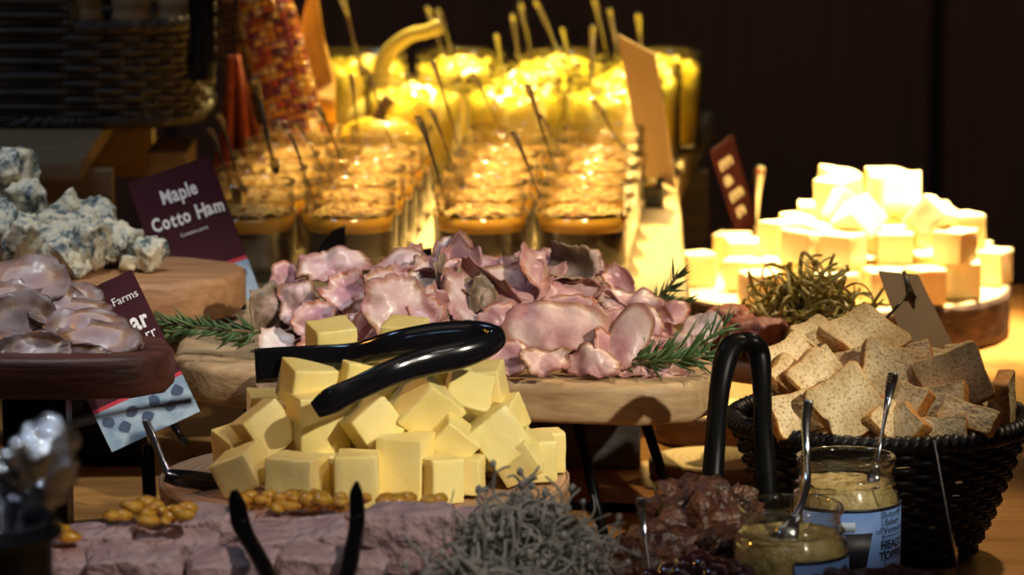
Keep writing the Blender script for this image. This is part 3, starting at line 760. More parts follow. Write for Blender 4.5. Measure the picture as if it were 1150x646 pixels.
for i,h in enumerate(HAM):
    px,py,Y,hw,hl,ya,ti,ro,mt,lb,ex = h
    mslice('ham_slice', mt, at(px,py,Y), hw*mpp(Y), hl*mpp(Y)*1.08, orient(ya,ti,ro), lb, 'ham', HG, 100+i, **dict(dict(wav=.0065, irr=.2, ruf=(.0,.0010,.0018)[i%3]), **ex))
rng = random.Random(5)
cxh, cyh = at(542,360,.24).x, .225
def mound(u, v):   # height over the board, u across -1..1, v front -1 .. back 1
    e = max(0, 1-abs(u)**2.8); return .054*e*max(0, 1-(max(0,-v))**2.2*.93)*max(0, 1-max(0,v)**2*.8)
for i in range(76):
    u = -1+2*((i*.6180339)%1); v = -1+1.35*((i*.7548776)%1)
    if .1 < u < .68 and v < -.42: continue
    u *= .97; hgt = mound(u,v); hx = (mound(u+.08,v)-mound(u-.08,v))/(.16*.124); hy = (mound(u,v+.1)-mound(u,v-.1))/(.2*.085)
    n = Vector((-hx*.7, -hy-.15, 1)).normalized()
    tilt = math.degrees(math.acos(max(-1,min(1,n.z)))); yaw = math.degrees(math.atan2(n.x, -n.y))
    a_, b_ = rng.uniform(.022,.033), rng.uniform(.017,.025)
    f_ = (rng.uniform(-.004,.006), rng.uniform(80,150)) if rng.random() < .35 else None
    mslice('ham_slice', rng.choice(['ham','ham','ham','ham2','ham2','ham3']), (cxh+u*.122, cyh+v*.082, HB+.004+hgt*rng.uniform(.86,.98)), a_, b_,
        orient(yaw+rng.uniform(-30,30), min(66,tilt+rng.uniform(-14,14)), rng.uniform(-60,60)),
        'crumpled ham slice crowded among the others in the ham pile', 'ham', HG, 300+i, k1=rng.uniform(-30,24), k2=rng.uniform(-12,10), wav=rng.uniform(.003,.007), irr=.18, fold=f_, ruf=rng.choice([0,.0008,.0016]))

# ------------------------------------------------------------------ round board with yellow cheese
CBZ = .0735; cc = at(407,540,-.02); CX, CY, CR = cc.x, -.02, .1245
cbo = root('serving_board', (CX,CY,CBZ), 'round bark-edged board under the yellow cheese cubes', 'serving board')
def ringmat(name, c1, c2, cxy=(0,0)):
    m,t,o = nt(name); b = N(t,'ShaderNodeBsdfPrincipled',Roughness=.6); tc=N(t,'ShaderNodeTexCoord')
    wv = N(t,'ShaderNodeTexWave',wave_type='RINGS',rings_direction='Z',Scale=55.0,Distortion=2.5,Detail=3.0)
    wv.inputs['Detail Scale'].default_value=1.5
    t.links.new(tc.outputs['Object'],wv.inputs['Vector']); r=ramp(t,[(.1,c1),(.8,c2)]); t.links.new(wv.outputs['Fac'],r.inputs[0]); t.links.new(r.outputs[0],b.inputs['Base Color'])
    n2=N(t,'ShaderNodeTexNoise',Scale=60.0); t.links.new(tc.outputs['Object'],n2.inputs['Vector']); bp=N(t,'ShaderNodeBump',Strength=.3,Distance=.002); t.links.new(n2.outputs[0],bp.inputs['Height']); t.links.new(bp.outputs[0],b.inputs['Normal'])
    t.links.new(b.outputs[0],o.inputs[0]); return m
M['ring'] = ringmat('log_rings', (.36,.21,.11), (.46,.28,.16)); M['ringpale'] = ringmat('pale_log_rings', (.62,.46,.24), (.72,.56,.32))
def log_round(r, th, mtop, parent, seed, bark='boardside'):
    rng = random.Random(seed); n=96; prof=[]
    def rad(t): return r*(1+.012*math.sin(3*t+seed)+.006*math.sin(7*t))
    top=[(rad(2*PI*j/n)*math.cos(2*PI*j/n)*.985, rad(2*PI*j/n)*math.sin(2*PI*j/n)*.985) for j in range(n)]
    prism(top, -th, 0, 'wood_disc', mtop, parent, bevel=.0012)
    vs=[];fs=[];m=6
    for i in range(m+1):
        z=-.0008-(th-.0016)*i/m
        for s in (0,1):
            for j in range(n):
                t=2*PI*j/n; rr=rad(t)*.984+(.0003 if s==0 else .0022+.0012*noise.noise(Vector((math.cos(t)*14,math.sin(t)*14,z*120+seed)))); vs.append((rr*math.cos(t),rr*math.sin(t),z))
    idx=lambda i,s,j:(i*2+s)*n+j%n
    for i in range(m):
        for j in range(n):
            fs.append((idx(i,1,j),idx(i,1,j+1),idx(i+1,1,j+1),idx(i+1,1,j))); fs.append((idx(i,0,j+1),idx(i,0,j),idx(i+1,0,j),idx(i+1,0,j+1)))
    for j in range(n): fs.append((idx(0,0,j),idx(0,0,j+1),idx(0,1,j+1),idx(0,1,j))); fs.append((idx(m,1,j),idx(m,1,j+1),idx(m,0,j+1),idx(m,0,j)))
    MB().add(vs,fs).build('bark', M[bark], parent)
log_round(CR, .018, M['ring'], cbo, 1)
st2 = root('wire_stand', (CX,CY,0), 'low black wire stand under the round yellow cheese board', 'stand')
R2=.085
MB().tube([(R2*math.cos(2*PI*k/40),R2*math.sin(2*PI*k/40),CBZ-.018-.003) for k in range(40)],.0028,8,closed=True).build('top_ring',M['blackmatte'],st2)
MB().tube([(R2*1.2*math.cos(2*PI*k/40),R2*1.2*math.sin(2*PI*k/40),.003) for k in range(40)],.0028,8,closed=True).build('foot_ring',M['blackmatte'],st2)
for k in range(4):
    t=PI/4+k*PI/2; MB().tube([(R2*math.cos(t),R2*math.sin(t),CBZ-.021),(R2*1.2*math.cos(t),R2*1.2*math.sin(t),.003)],.0028,8).build('leg',M['blackmatte'],st2)

def cheese_cube(d, loc, eul, label, group, mat, seed, name='cheese_cube'):
    rng = random.Random(seed)
    bm = bmesh.new(); bmesh.ops.create_cube(bm, size=1)
    for v in bm.verts: v.co = Vector((v.co.x*d[0]*(1+rng.uniform(-.04,.04)), v.co.y*d[1]*(1+rng.uniform(-.04,.04)), v.co.z*d[2]*(1+rng.uniform(-.04,.04))))
    bmesh.ops.bevel(bm, geom=list(bm.edges), offset=.0013, segments=2, affect='EDGES', profile=.6)
    bmesh.ops.subdivide_edges(bm, edges=[e for e in bm.edges if e.calc_length() > .008], cuts=5, use_grid_fill=True)
    off = Vector((seed*3.1,0,0))
    for v in bm.verts: v.co += v.normal*(.0005*noise.noise(v.co*110+off)+.0007*noise.noise(v.co*40+off))
    me = bpy.data.meshes.new(name); bm.to_mesh(me); bm.free(); me.materials.append(M[mat])
    for p in me.polygons: p.use_smooth=True
    o = bpy.data.objects.new(name, me); COL.objects.link(o); o.location=loc; o.rotation_euler=eul
    return tag(o,label,'cheese',group)
# px,py,Y,(w,d,h) mm, yaw, tilt x, tilt y, label
CC = [
 (272,531,-.085,(27,24,22),-26, 4,-26,'yellow cheese cube tipped up at the front left edge of the pile'),
 (334,541,-.100,(30,28,29), -22,  0,  0,'big yellow cheese block standing second from the left along the front'),
 (402,538,-.105,(25,26,31), -3,  0,  0,'upright yellow cheese block with a flat face, third along the front'),
 (455,526,-.085,(29,30,38),-16,  0,  0,'tallest yellow cheese block of the front row, right of the flat-faced one'),
 (494,539,-.095,(21,22,27), 30,  0,  0,'narrow yellow cheese piece with dark left face in the front row'),
 (528,533,-.080,(15,20,22),-10,  0,  0,'small yellow cheese piece right of the narrow one in the front row'),
 (581,524,-.055,(26,24,23),-12, 14,-30,'tipped yellow cheese cube low at the right front of the pile'),
 (601,515,-.035,(24,26,26),  8,  0,  0,'yellow cheese cube standing behind the tipped one at the right'),
 (612,506,-.005,(22,22,25), 12,  0,  0,'rearmost yellow cheese cube at the right edge of the board'),
 (267,503,-.040,(24,24,22), 35, 18,  0,'yellow cheese cube with an orange shaded side at the far left'),
 (298,482,-.055,(27,26,27), 24, 4,-34,'yellow cheese cube leaning over the far left one'),
 (300,455,.000,(24,22,16), 10,  6,  4,'rough topped yellow cheese cube at the upper left of the pile'),
 (357,478,-.055,(32,30,40), 22,  0,  0,'tall yellow cheese block standing under the left tong tip'),
 (345,430,-.040,(28,26,24), 25,  8, 10,'yellow cheese cube directly beneath the two tong tips'),
 (419,477,-.070,(27,24,26), 22, 6,-36,'yellow cheese cube balanced on edge in the middle, diamond shaped'),
 (368,545,-.070,(16,18,24),  0,  0,  0,'small shaded cheese piece between the second and third front blocks'),
 (478,457,-.060,(31,28,30), 26, 2, 43,'large yellow cheese cube tilted on edge with a deep orange side'),
 (508,494,-.070,(25,22,22), 12, 10, 42,'yellow cheese cube slanting between the tallest and the narrow block'),
 (524,448,-.040,(28,26,24), 8, 48, 20,'pale yellow cheese cube near the top right, beside the tong hinge'),
 (558,491,-.060,(29,24,30), 16, 4,-37,'large yellow cheese block leaning right over the tipped cube'),
 (546,434,-.010,(22,28,26),-10,  6, -8,'yellow cheese cube behind the pale one at the top right'),
 (566,470,-.020,(22,24,22),-22, 10,-20,'yellow cheese cube behind the large leaning block'),
 (372,385,-.010,(26,26,24), 20, 10,  0,'yellow cheese cube at the top of the pile showing above the tongs'),
 (455,383,-.010,(24,24,24),-15, 10,  0,'small bit of yellow cheese peeking over the tongs beside the top cube'),
 (400,425,-.030,(28,26,26), 30,  5, 10,'yellow cheese cube showing between the two tong arms'),
 (432,438,-.040,(28,28,28), 10, 12,-20,'yellow cheese cube under the lower tong arm'),
 (500,430,-.015,(26,26,26), 25, 10, 15,'yellow cheese cube behind the large tilted one'),
 (390,480,-.030,(30,30,34), 10,  0,  0,'shaded yellow cheese block filling the middle of the pile'),
 (328,480,-.020,(28,28,30), 15,  0,  0,'shaded yellow cheese cube behind the leaning left ones'),
 (440,480,-.020,(30,30,34), 20,  0,  0,'shaded yellow cheese block behind the diamond shaped cube'),
 (520,500,-.025,(30,30,30), 12,  0,  0,'shaded yellow cheese cube low in the middle right'),
 (560,515,-.010,(28,28,28), 30,  0,  0,'yellow cheese cube behind the small front piece'),
 (470,510,-.020,(30,30,30),  0,  0,  0,'hidden yellow cheese cube behind the tallest front block'),
 (340,520,-.030,(30,30,28),  0,  0,  0,'hidden yellow cheese cube behind the big front left block'),
 (420,515,-.030,(30,30,28),  8,  0,  0,'hidden yellow cheese cube behind the flat-faced block'),
 (300,520,.000,(28,28,28),  8,  0,  0,'yellow cheese cube at the back left of the board'),
 (380,460,.020,(30,30,30),  8,  0,  0,'yellow cheese cube at the back below the top cube'),
 (450,450,.020,(30,30,30), 28,  0,  0,'yellow cheese cube at the back middle of the pile'),
 (420,410,.000,(28,28,26),  18,  0,  0,'yellow cheese cube under the upper tong arm'),
]
for i,(px,py,Y,d,ya,tx,ty,lb) in enumerate(CC):
    p = at(px,py,Y); e = (Matrix.Rotation(math.radians(ty),3,'Y') @ Matrix.Rotation(math.radians(tx),3,'X') @ Matrix.Rotation(math.radians(ya),3,'Z')).to_euler()
    dd = tuple(x/1000 for x in d)
    R = e.to_matrix(); ext = sum(abs(R[2][k])*dd[k]/2 for k in range(3)); p.z = max(p.z, CBZ+ext+.0005)
    cheese_cube(dd, p, e, lb, 'yellow cheese cubes', 'cheese', i+1)

# ------------------------------------------------------------------ tongs
def arm(pts, side, name, mat, parent, n=12, sm=6):
    """pts: (Vector, half width, half thickness)"""
    P = spline([(*p, w_, t_) for p,w_,t_ in pts], sm)
    return MB().tube([p[:3] for p in P], [(p[3],p[4]) for p in P], n, side=side).build(name, M[mat], parent)
t1 = root('serving_tongs', (0,0,0), 'glossy black plastic tongs lying across the yellow cheese pile', 'tongs')
m_ = mpp(-.05)
arm([(at(287,411,-.030),20*m_,.0018),(at(320,409,-.032),20*m_,.002),(at(360,404,-.035),17*m_,.003),(at(400,398,-.04),14*m_,.004),(at(440,387,-.05),15*m_,.0045),(at(490,379,-.05),17*m_,.005),(at(535,376,-.052),16*m_,.005),(at(559,379,-.06),13*m_,.004)], UP, 'tong_arm', 'black', t1)
arm([(at(354,461,-.105),10*m_,.0018),(at(372,450,-.105),15*m_,.002),(at(400,437,-.10),14*m_,.003),(at(440,419,-.095),15*m_,.004),(at(480,406,-.085),17*m_,.0045),(at(520,397,-.078),17*m_,.005),(at(548,388,-.07),14*m_,.005),(at(560,381,-.062),12*m_,.004)], UP, 'tong_arm', 'black', t1)
MB().tube([at(548,378,-.055),at(557,380,-.06),at(561,384,-.066)],[(14*m_,.006),(13*m_,.007),(9*m_,.004)],12,side=UP).build('hinge',M['black'],t1)

t2 = root('serving_tongs', (0,0,0), 'upright black plastic tongs leaning beside the toast basket', 'tongs')
m_ = mpp(-.02)
sx_=(1,0,0)
arm([(at(838,383,.02),9*m_,.004),(at(826,386,.018),13*m_,.005),(at(816,400,.012),14*m_,.005),(at(808,440,0),12*m_,.004),(at(803,500,-.02),12*m_,.004),(at(799,560,-.035),13*m_,.004),(at(797,610,-.05),12*m_,.003),(at(797,655,-.06),10*m_,.002)], sx_, 'tong_arm','blackmatte',t2)
arm([(at(832,383,.02),9*m_,.004),(at(844,386,.02),13*m_,.005),(at(853,400,.022),13*m_,.005),(at(856,440,.010),11*m_,.004),(at(857,480,-.005),11*m_,.004),(at(860,530,-.02),13*m_,.004),(at(862,600,-.04),12*m_,.003),(at(862,655,-.05),10*m_,.002)], sx_, 'tong_arm','blackmatte',t2)
t3 = root('serving_tongs', (0,0,0), 'black tongs with both pincer tips pointing up in front of the pâté slices', 'tongs')
m_ = mpp(-.36)
arm([(at(263,551,-.34),4*m_,.002),(at(266,566,-.34),10*m_,.003),(at(272,592,-.34),11*m_,.003),(at(287,620,-.37),10*m_,.004),(at(303,650,-.41),11*m_,.004),(at(322,700,-.49),12*m_,.004),(at(335,780,-.58),9*m_,.004)], sx_,'tong_arm','blackmatte',t3)
arm([(at(401,541,-.34),2*m_,.002),(at(400,556,-.34),8*m_,.003),(at(401,585,-.34),9*m_,.003),(at(396,615,-.37),9.5*m_,.004),(at(388,650,-.41),11*m_,.004),(at(365,700,-.49),12*m_,.004),(at(345,780,-.58),9*m_,.004)], sx_,'tong_arm','blackmatte',t3)
MB().tube([at(332,775,-.575),at(340,795,-.60),at(348,775,-.575)],[(.006,.004)]*3,8).build('hinge',M['black'],t3)

# ------------------------------------------------------------------ log with white cheese
WZ=.04; wc=atz(939,319,WZ); WR=.143
wl = root('serving_board', (wc.x,wc.y,WZ), 'thick dark-barked log round under the white cheese heap', 'serving board')
M['darkbark']=pm('dark_bark',(.035,.02,.015),(.10,.06,.045),30,.85,.8,60,(1,1,3),bdist=.004)
log_round(WR,.0385,M['ringpale'],wl,2,'darkbark')

WHITE = [(-0.017, 0.0043, 0.0132, -0.0, -0.0, 0.11, 31.1, 27.4, 25.6),
 (0.0514, -0.0764, 0.0132, 0.0, 0.0, -0.2, 25.5, 30.9, 25.6),
 (-0.0093, -0.113, 0.0133, 0.0, -0.0, 0.75, 26.5, 28.2, 25.8),
 (-0.0794, -0.0385, 0.0134, 0.0, 0.0, -0.26, 27.8, 26.4, 25.9),
 (-0.0692, -0.109, 0.0134, -0.0, 0.0, 1.78, 30.5, 30.6, 26.0),
 (-0.0271, 0.0643, 0.0136, 0.0, -0.0, -0.41, 26.5, 29.4, 26.4),
 (0.079, 0.0354, 0.0136, 0.0, 0.0, -0.01, 30.5, 29.0, 26.3),
 (-0.1172, -0.0088, 0.0138, 0.29, -1.57, 0.0, 26.8, 28.6, 27.1),
 (-0.0425, 0.0995, 0.0138, -0.0, 0.0, 0.54, 26.1, 25.9, 26.8),
 (0.0114, -0.0743, 0.0139, 0.0, 0.0, -0.2, 25.7, 27.0, 26.9),
 (0.008, 0.072, 0.0139, -0.0, 0.0, 0.17, 29.3, 29.5, 27.1),
 (-0.0305, -0.0795, 0.014, 0.0, 0.0, -0.31, 31.1, 25.6, 27.2),
 (-0.0056, -0.0362, 0.014, 0.0, 0.0, 0.78, 29.1, 30.3, 27.2),
 (0.0941, 0.0028, 0.0141, -0.0, 0.0, 0.37, 26.4, 28.4, 27.5),
 (-0.0354, 0.0311, 0.0142, -0.0, -0.0, 0.06, 28.6, 28.3, 27.5),
 (0.0296, -0.1057, 0.0144, 0.0, 0.0, 0.23, 27.9, 25.7, 28.0),
 (0.1287, -0.0035, 0.0145, -0.0, -0.0, -0.43, 27.3, 30.8, 28.2),
 (0.0151, 0.011, 0.0146, -0.0, 0.0, 0.15, 30.1, 29.8, 28.4),
 (0.1159, 0.041, 0.0146, 0.0, -0.0, -0.58, 27.3, 28.7, 28.3),
 (-0.024, 0.1224, 0.0147, -1.57, -0.0, 0.44, 26.2, 28.6, 30.0),
 (0.0599, -0.0025, 0.0147, 0.0, -0.0, 0.22, 30.0, 28.3, 28.6),
 (0.0308, -0.0401, 0.0148, -0.0, 0.0, -0.18, 25.8, 30.9, 28.8),
 (-0.0823, 0.0814, 0.015, -0.3, -1.57, 0.0, 29.2, 27.1, 27.6),
 (0.064, -0.1075, 0.015, 0.0, -0.0, 0.34, 25.9, 26.5, 29.2),
 (0.0404, 0.0469, 0.0151, 0.0, -0.0, 0.16, 30.9, 27.5, 29.3),
 (0.0332, 0.1328, 0.0151, -1.57, 0.0, -0.01, 31.1, 29.4, 25.8),
 (0.053, 0.079, 0.0151, -0.0, 0.12, -0.02, 30.4, 30.3, 26.0),
 (0.097, 0.075, 0.0154, 0.0, -0.0, -0.23, 30.4, 27.6, 30.0),
 (-0.0742, 0.0435, 0.0155, -0.0, 0.0, 0.08, 30.3, 30.2, 30.2),
 (-0.0523, -0.004, 0.0155, 0.0, 0.0, -0.11, 26.5, 27.3, 30.2),
 (-0.0462, -0.0438, 0.0156, -0.0, -0.0, -0.28, 28.8, 30.6, 30.4),
 (0.0958, -0.0752, 0.0156, 0.0, -0.0, 0.01, 28.5, 28.0, 30.5),
 (0.0767, -0.0312, 0.0157, -0.0, 0.0, 0.11, 30.6, 28.7, 30.6),
 (-0.0644, -0.0765, 0.0159, -0.0, -0.0, -0.1, 28.3, 26.0, 30.9),
 (-0.0039, 0.0383, 0.016, -0.0, 0.0, 0.38, 27.2, 26.1, 31.2),
 (0.0255, 0.1067, 0.0327, -0.55, 0.05, -0.04, 29.0, 25.7, 27.9),
 (-0.0901, -0.0006, 0.0345, 2.11, 0.56, 1.14, 29.6, 30.9, 31.0),
 (-0.0024, -0.0895, 0.0411, 0.01, 0.0, 0.93, 27.8, 30.3, 27.2),
 (0.0417, -0.067, 0.0418, 0.0, -0.14, 1.54, 29.5, 29.1, 27.6),
 (-0.0129, -0.0496, 0.0424, 0.11, 0.03, 0.68, 30.2, 31.0, 26.4),
 (-0.0341, -0.0818, 0.0426, 0.04, 0.13, 0.9, 27.4, 27.3, 25.7),
 (-0.0306, 0.0041, 0.0426, 0.18, 0.06, 1.12, 29.9, 31.1, 26.2),
 (0.0872, 0.0293, 0.0431, -1.66, 0.0, 1.74, 26.4, 30.4, 28.3),
 (0.1042, 0.0015, 0.0432, 1.55, 0.02, 1.94, 30.6, 29.7, 28.8),
 (0.0179, 0.0662, 0.0439, -0.11, 0.0, 0.78, 31.0, 26.5, 30.1),
 (0.0896, -0.0829, 0.0439, -0.0, -0.0, 0.97, 28.6, 26.4, 26.1),
 (-0.0593, 0.0427, 0.0439, -2.65, 1.75, 0.08, 26.1, 29.1, 30.8),
 (-0.0478, -0.0343, 0.044, -0.0, -0.0, 0.6, 29.1, 28.1, 26.3),
 (0.0378, -0.0291, 0.044, -1.57, 0.0, 0.81, 30.8, 29.6, 26.2),
 (0.0218, 0.0109, 0.0442, -0.0, 0.0, 0.78, 31.2, 31.2, 30.9),
 (0.086, 0.0716, 0.0443, -0.01, 1.57, 0.0, 27.8, 29.5, 30.5),
 (0.0697, -0.0068, 0.0446, 0.05, -0.13, -2.57, 26.9, 28.8, 26.6),
 (0.0378, 0.0409, 0.0451, 0.0, -0.0, 0.72, 26.8, 30.9, 30.7),
 (-0.0162, 0.0362, 0.0471, -0.0, 0.0, 1.52, 30.3, 27.3, 30.9),
 (-0.0702, 0.008, 0.0543, -2.69, 0.62, 1.02, 31.3, 26.5, 26.9),
 (0.012, -0.0671, 0.0617, 0.97, 0.41, 2.23, 28.4, 28.7, 29.0),
 (0.0701, -0.0678, 0.0639, -0.91, 0.2, 1.12, 25.7, 30.0, 26.6),
 (0.0051, -0.033, 0.0659, 0.51, 0.14, 1.81, 25.7, 29.2, 27.0),
 (-0.0434, -0.0611, 0.0665, -0.11, -0.86, 2.31, 26.9, 28.7, 28.3),
 (-0.047, 0.0448, 0.0701, -1.73, -0.07, -1.92, 27.6, 29.8, 30.4),
 (-0.0312, -0.0046, 0.0723, -0.31, 1.32, 1.94, 29.1, 27.5, 30.4),
 (0.0018, 0.0032, 0.0738, -0.13, 0.0, 2.36, 30.4, 29.1, 29.1),
 (0.0395, -0.0012, 0.0754, -2.83, -1.47, -0.3, 31.2, 29.0, 27.6),
 (0.0436, 0.0409, 0.0758, -0.0, -0.0, 1.89, 26.4, 27.6, 30.7),
 (0.0046, 0.0408, 0.0761, 0.12, -0.04, 1.84, 29.6, 29.0, 28.6),
 (0.049, -0.0375, 0.0793, 1.57, -1.09, 1.6, 30.9, 29.4, 30.7)]

WHITE = [w for w in WHITE if not ((w[2]>.03 and w[0]<-.058) or (w[2]>.055 and w[0]<-.028))]
_ord = sorted(range(len(WHITE)), key=lambda i: WHITE[i][2])
_tiers = [[],[],[],[]]
for i in _ord: _tiers[min(3, int((WHITE[i][2]) // .0225))].append(i)
_tn = ['bottom layer','second layer','third layer','top']
_o9 = ['first','second','third','fourth','fifth','sixth','seventh','eighth','ninth','tenth','eleventh','twelfth','thirteenth','fourteenth','fifteenth']
for ti, T in enumerate(_tiers):
    fr = [i for i in T if WHITE[i][1] < (.03 if ti else -.02)]; bk = [i for i in T if i not in fr]
    for part, nm in ((fr,'front'),(bk,'back')):
        part.sort(key=lambda i: WHITE[i][0])
        for k,i in enumerate(part):
            x,y,z,rx,ry,rz,a_,b_,c_ = WHITE[i]
            cheese_cube((a_/1000,b_/1000,c_/1000),(wc.x+x,wc.y+y,WZ+z+.0008),(rx,ry,rz),
                f'white cheese cube at the {nm} of the {_tn[ti]}, {_o9[k] if k<15 else "last"} from the left','white cheese cubes heaped on the dark log','white_cheese',300+i)

# ------------------------------------------------------------------ toast basket
TB = root('bread_basket', (at(988,468,.10).x,.10,0), 'flared black woven basket heaped with toast', 'basket')
BR, BB, BZ = .0925, .056, .087
def rb(th,z): r = BB+(BR-BB)*(z/BZ)**.8; return (r*math.cos(th), r*math.sin(th))
weave(rb, .003, BZ-.002, 20, 40, .0024, .0023, 'woven_wall', M['blackwicker'], TB)
rimrope([(*rb(2*PI*k/300,BZ), BZ) for k in range(300)], .0052, 46, 'rim', M['blackwicker'], TB)
MB().add([(*rb(2*PI*k/60,.003),.003) for k in range(60)]+[(*rb(2*PI*k/60,.006),.006) for k in range(60)],[tuple(range(60)),tuple(range(60,120))]).build('basket_bottom', M['blackwicker'], TB, smooth=False)
def toast_geo(a,b,th,seed):
    rng=random.Random(seed); off=Vector((seed*1.7,0,0)); rings=8; seg=56; vs=[];rim=[];fs=[]
    def out(t):
        c,s=math.cos(t),math.sin(t); e=.24
        x=a*math.copysign(abs(c)**e,c); y=b*math.copysign(abs(s)**e,s)
        if y>0: x*=1+.05*(y/b)**2
        if abs(y)<b*.55 and y>0: x*=.96
        y*=1-(.05*math.cos(x/a*PI) if y>0 else 0); x*=1-.018*math.cos(y/b*PI)
        k=1+.03*noise.noise(Vector((c*2,s*2,0))+off); return x*k,y*k
    K=(rings+1)*seg
    for sg in (1,-1):
        for i in range(rings+1):
            q=(0,.2,.4,.58,.74,.86,.93,.975,1.0)[i]
            for j in range(seg):
                x,y=out(2*PI*j/seg); x*=q; y*=q
                z=sg*(th/2*(1 if i<rings else .93))+.0006*noise.noise(Vector((x*300,y*300,sg))+off)+.0012*noise.noise(Vector((x*45,y*45,0))+off)
                vs.append(Vector((x,y,z))); rim.append((0,0,0,.05,.1,.2,.35,.6,1.05)[i])
    # crust band between the two faces bulges a little
    for j in range(seg):
        x,y=out(2*PI*j/seg); vs.append(Vector((x*1.025,y*1.025,.0))); rim.append(1.08)
    for i in range(rings):
        for j in range(seg):
            j2=(j+1)%seg; a0,b0,c0,d0=i*seg+j,i*seg+j2,(i+1)*seg+j2,(i+1)*seg+j
            fs.append((a0,b0,c0,d0)); fs.append((K+d0,K+c0,K+b0,K+a0))
    o=rings*seg; m=2*K
    for j in range(seg): j2=(j+1)%seg; fs.append((o+j,o+j2,m+j2,m+j)); fs.append((m+j,m+j2,K+o+j2,K+o+j))
    return vs,fs,rim
def toast(px,py,Y,hw,hh,ya,ti,ro,label,seed,th=.0105):
    m=mpp(Y); vs,fs,rim=toast_geo(hw*m,hh*m,th,seed)
    o=MB().add(vs,fs,rim=rim).build('toast_slice',M['toast'],None,loc=at(px,py,Y)); o.rotation_euler=orient(ya,ti,ro)
    return tag(o,label,'toast','toast in the black basket')
TO = [
 (972,381,.135,39,40, 12, 30, 30,'broad toast slice lying on the very top of the heap'),
 (926,386,.150,26,36, 20, 30, 25,'toast slice half under the broad top one, on its left side'),
 (998,419,.085,34,32, 12, 66,-18,'toast facing out just below the broad top slice'),
 (1071,428,.075,38,34, -8, 70, 22,'shaded toast slice with pointed corner facing out at the right'),
 (951,455,.030,36,38,  8, 72, 32,'big toast slice standing at the front behind the left mustard spoon'),
 (915,430,.070,28,32, 30, 66, 30,'toast leaning left behind the big front one'),
 (886,432,.080,22,30, 42, 60, 30,'narrow looking toast leaning at the left side of the heap'),
 (893,467,.040,30,26, 20, 62, 10,'toast poking over the rim at the front left'),
 (871,410,.115,20,22, 25, 50, 10,'small toast at the upper left end of the heap'),
 (896,400,.135,20,24, 30, 40, 30,'toast edge beside the gold-green herbs'),
 (955,416,.110,22,22,-20, 60, 20,'toast corner showing between the top slice and the out-facing one'),
 (1028,404,.125,20,18,-20, 50, 20,'small toast behind the right side of the top slice'),
 (1042,408,.140,20,18, 20, 50,-20,'toast crust showing left of the kraft card foot'),
 (1033,425,.105,20,22,-40, 55, 10,'toast tucked between the out-facing and the shaded slice'),
 (1080,406,.150,18,20, 10, 50, 10,'toast corner at the back right of the heap'),
 (1128,450,.095,32,28, 76, 88,  6,'toast standing on edge at the far right rim'),
 (1088,470,.035,34,16,-18, 52,-16,'toast lying with rough crust outwards at the front right'),
 (1062,456,.055,26,24,-30, 56, 20,'toast just above the rough crust one'),
 (1106,455,.080,20,20, 35, 60, 15,'toast piece beside the slice on edge'),
 (1022,457,.040,20,24,-38, 60,-10,'toast behind the spoon of the right mustard jar'),
 (1018,480,.025,24,20,-46, 64,-30,'toast leaning on the rim right of the mustard spoon'),
 (995,475,.030,24,24, 44, 64, 30,'toast standing narrow side out behind the mustard spoon'),
 (1060,484,.025,26,14,-10, 60,  4,'low toast slice along the front rim'),
 (925,412,.100,16,20, 10, 50, 30,'toast chip between the leaning slices'),
 (935,490,.040,24,20, 10, 60,  0,'toast peeking over the rim below the big front one'),
]
for i,t in enumerate(TO): toast(*t[:8],t[8],i+1)
rngt=random.Random(3)
for i in range(9):
    a_=i*2.4; r_=.018+.016*(i%3)
    o=toast(988,470,.1,32,32,rngt.uniform(0,90),rngt.uniform(8,30),rngt.uniform(0,90),'toast slice buried at the bottom of the basket',60+i)
    o.location=(TB.location.x+r_*math.cos(a_),.10+r_*math.sin(a_),.035+.0085*i)

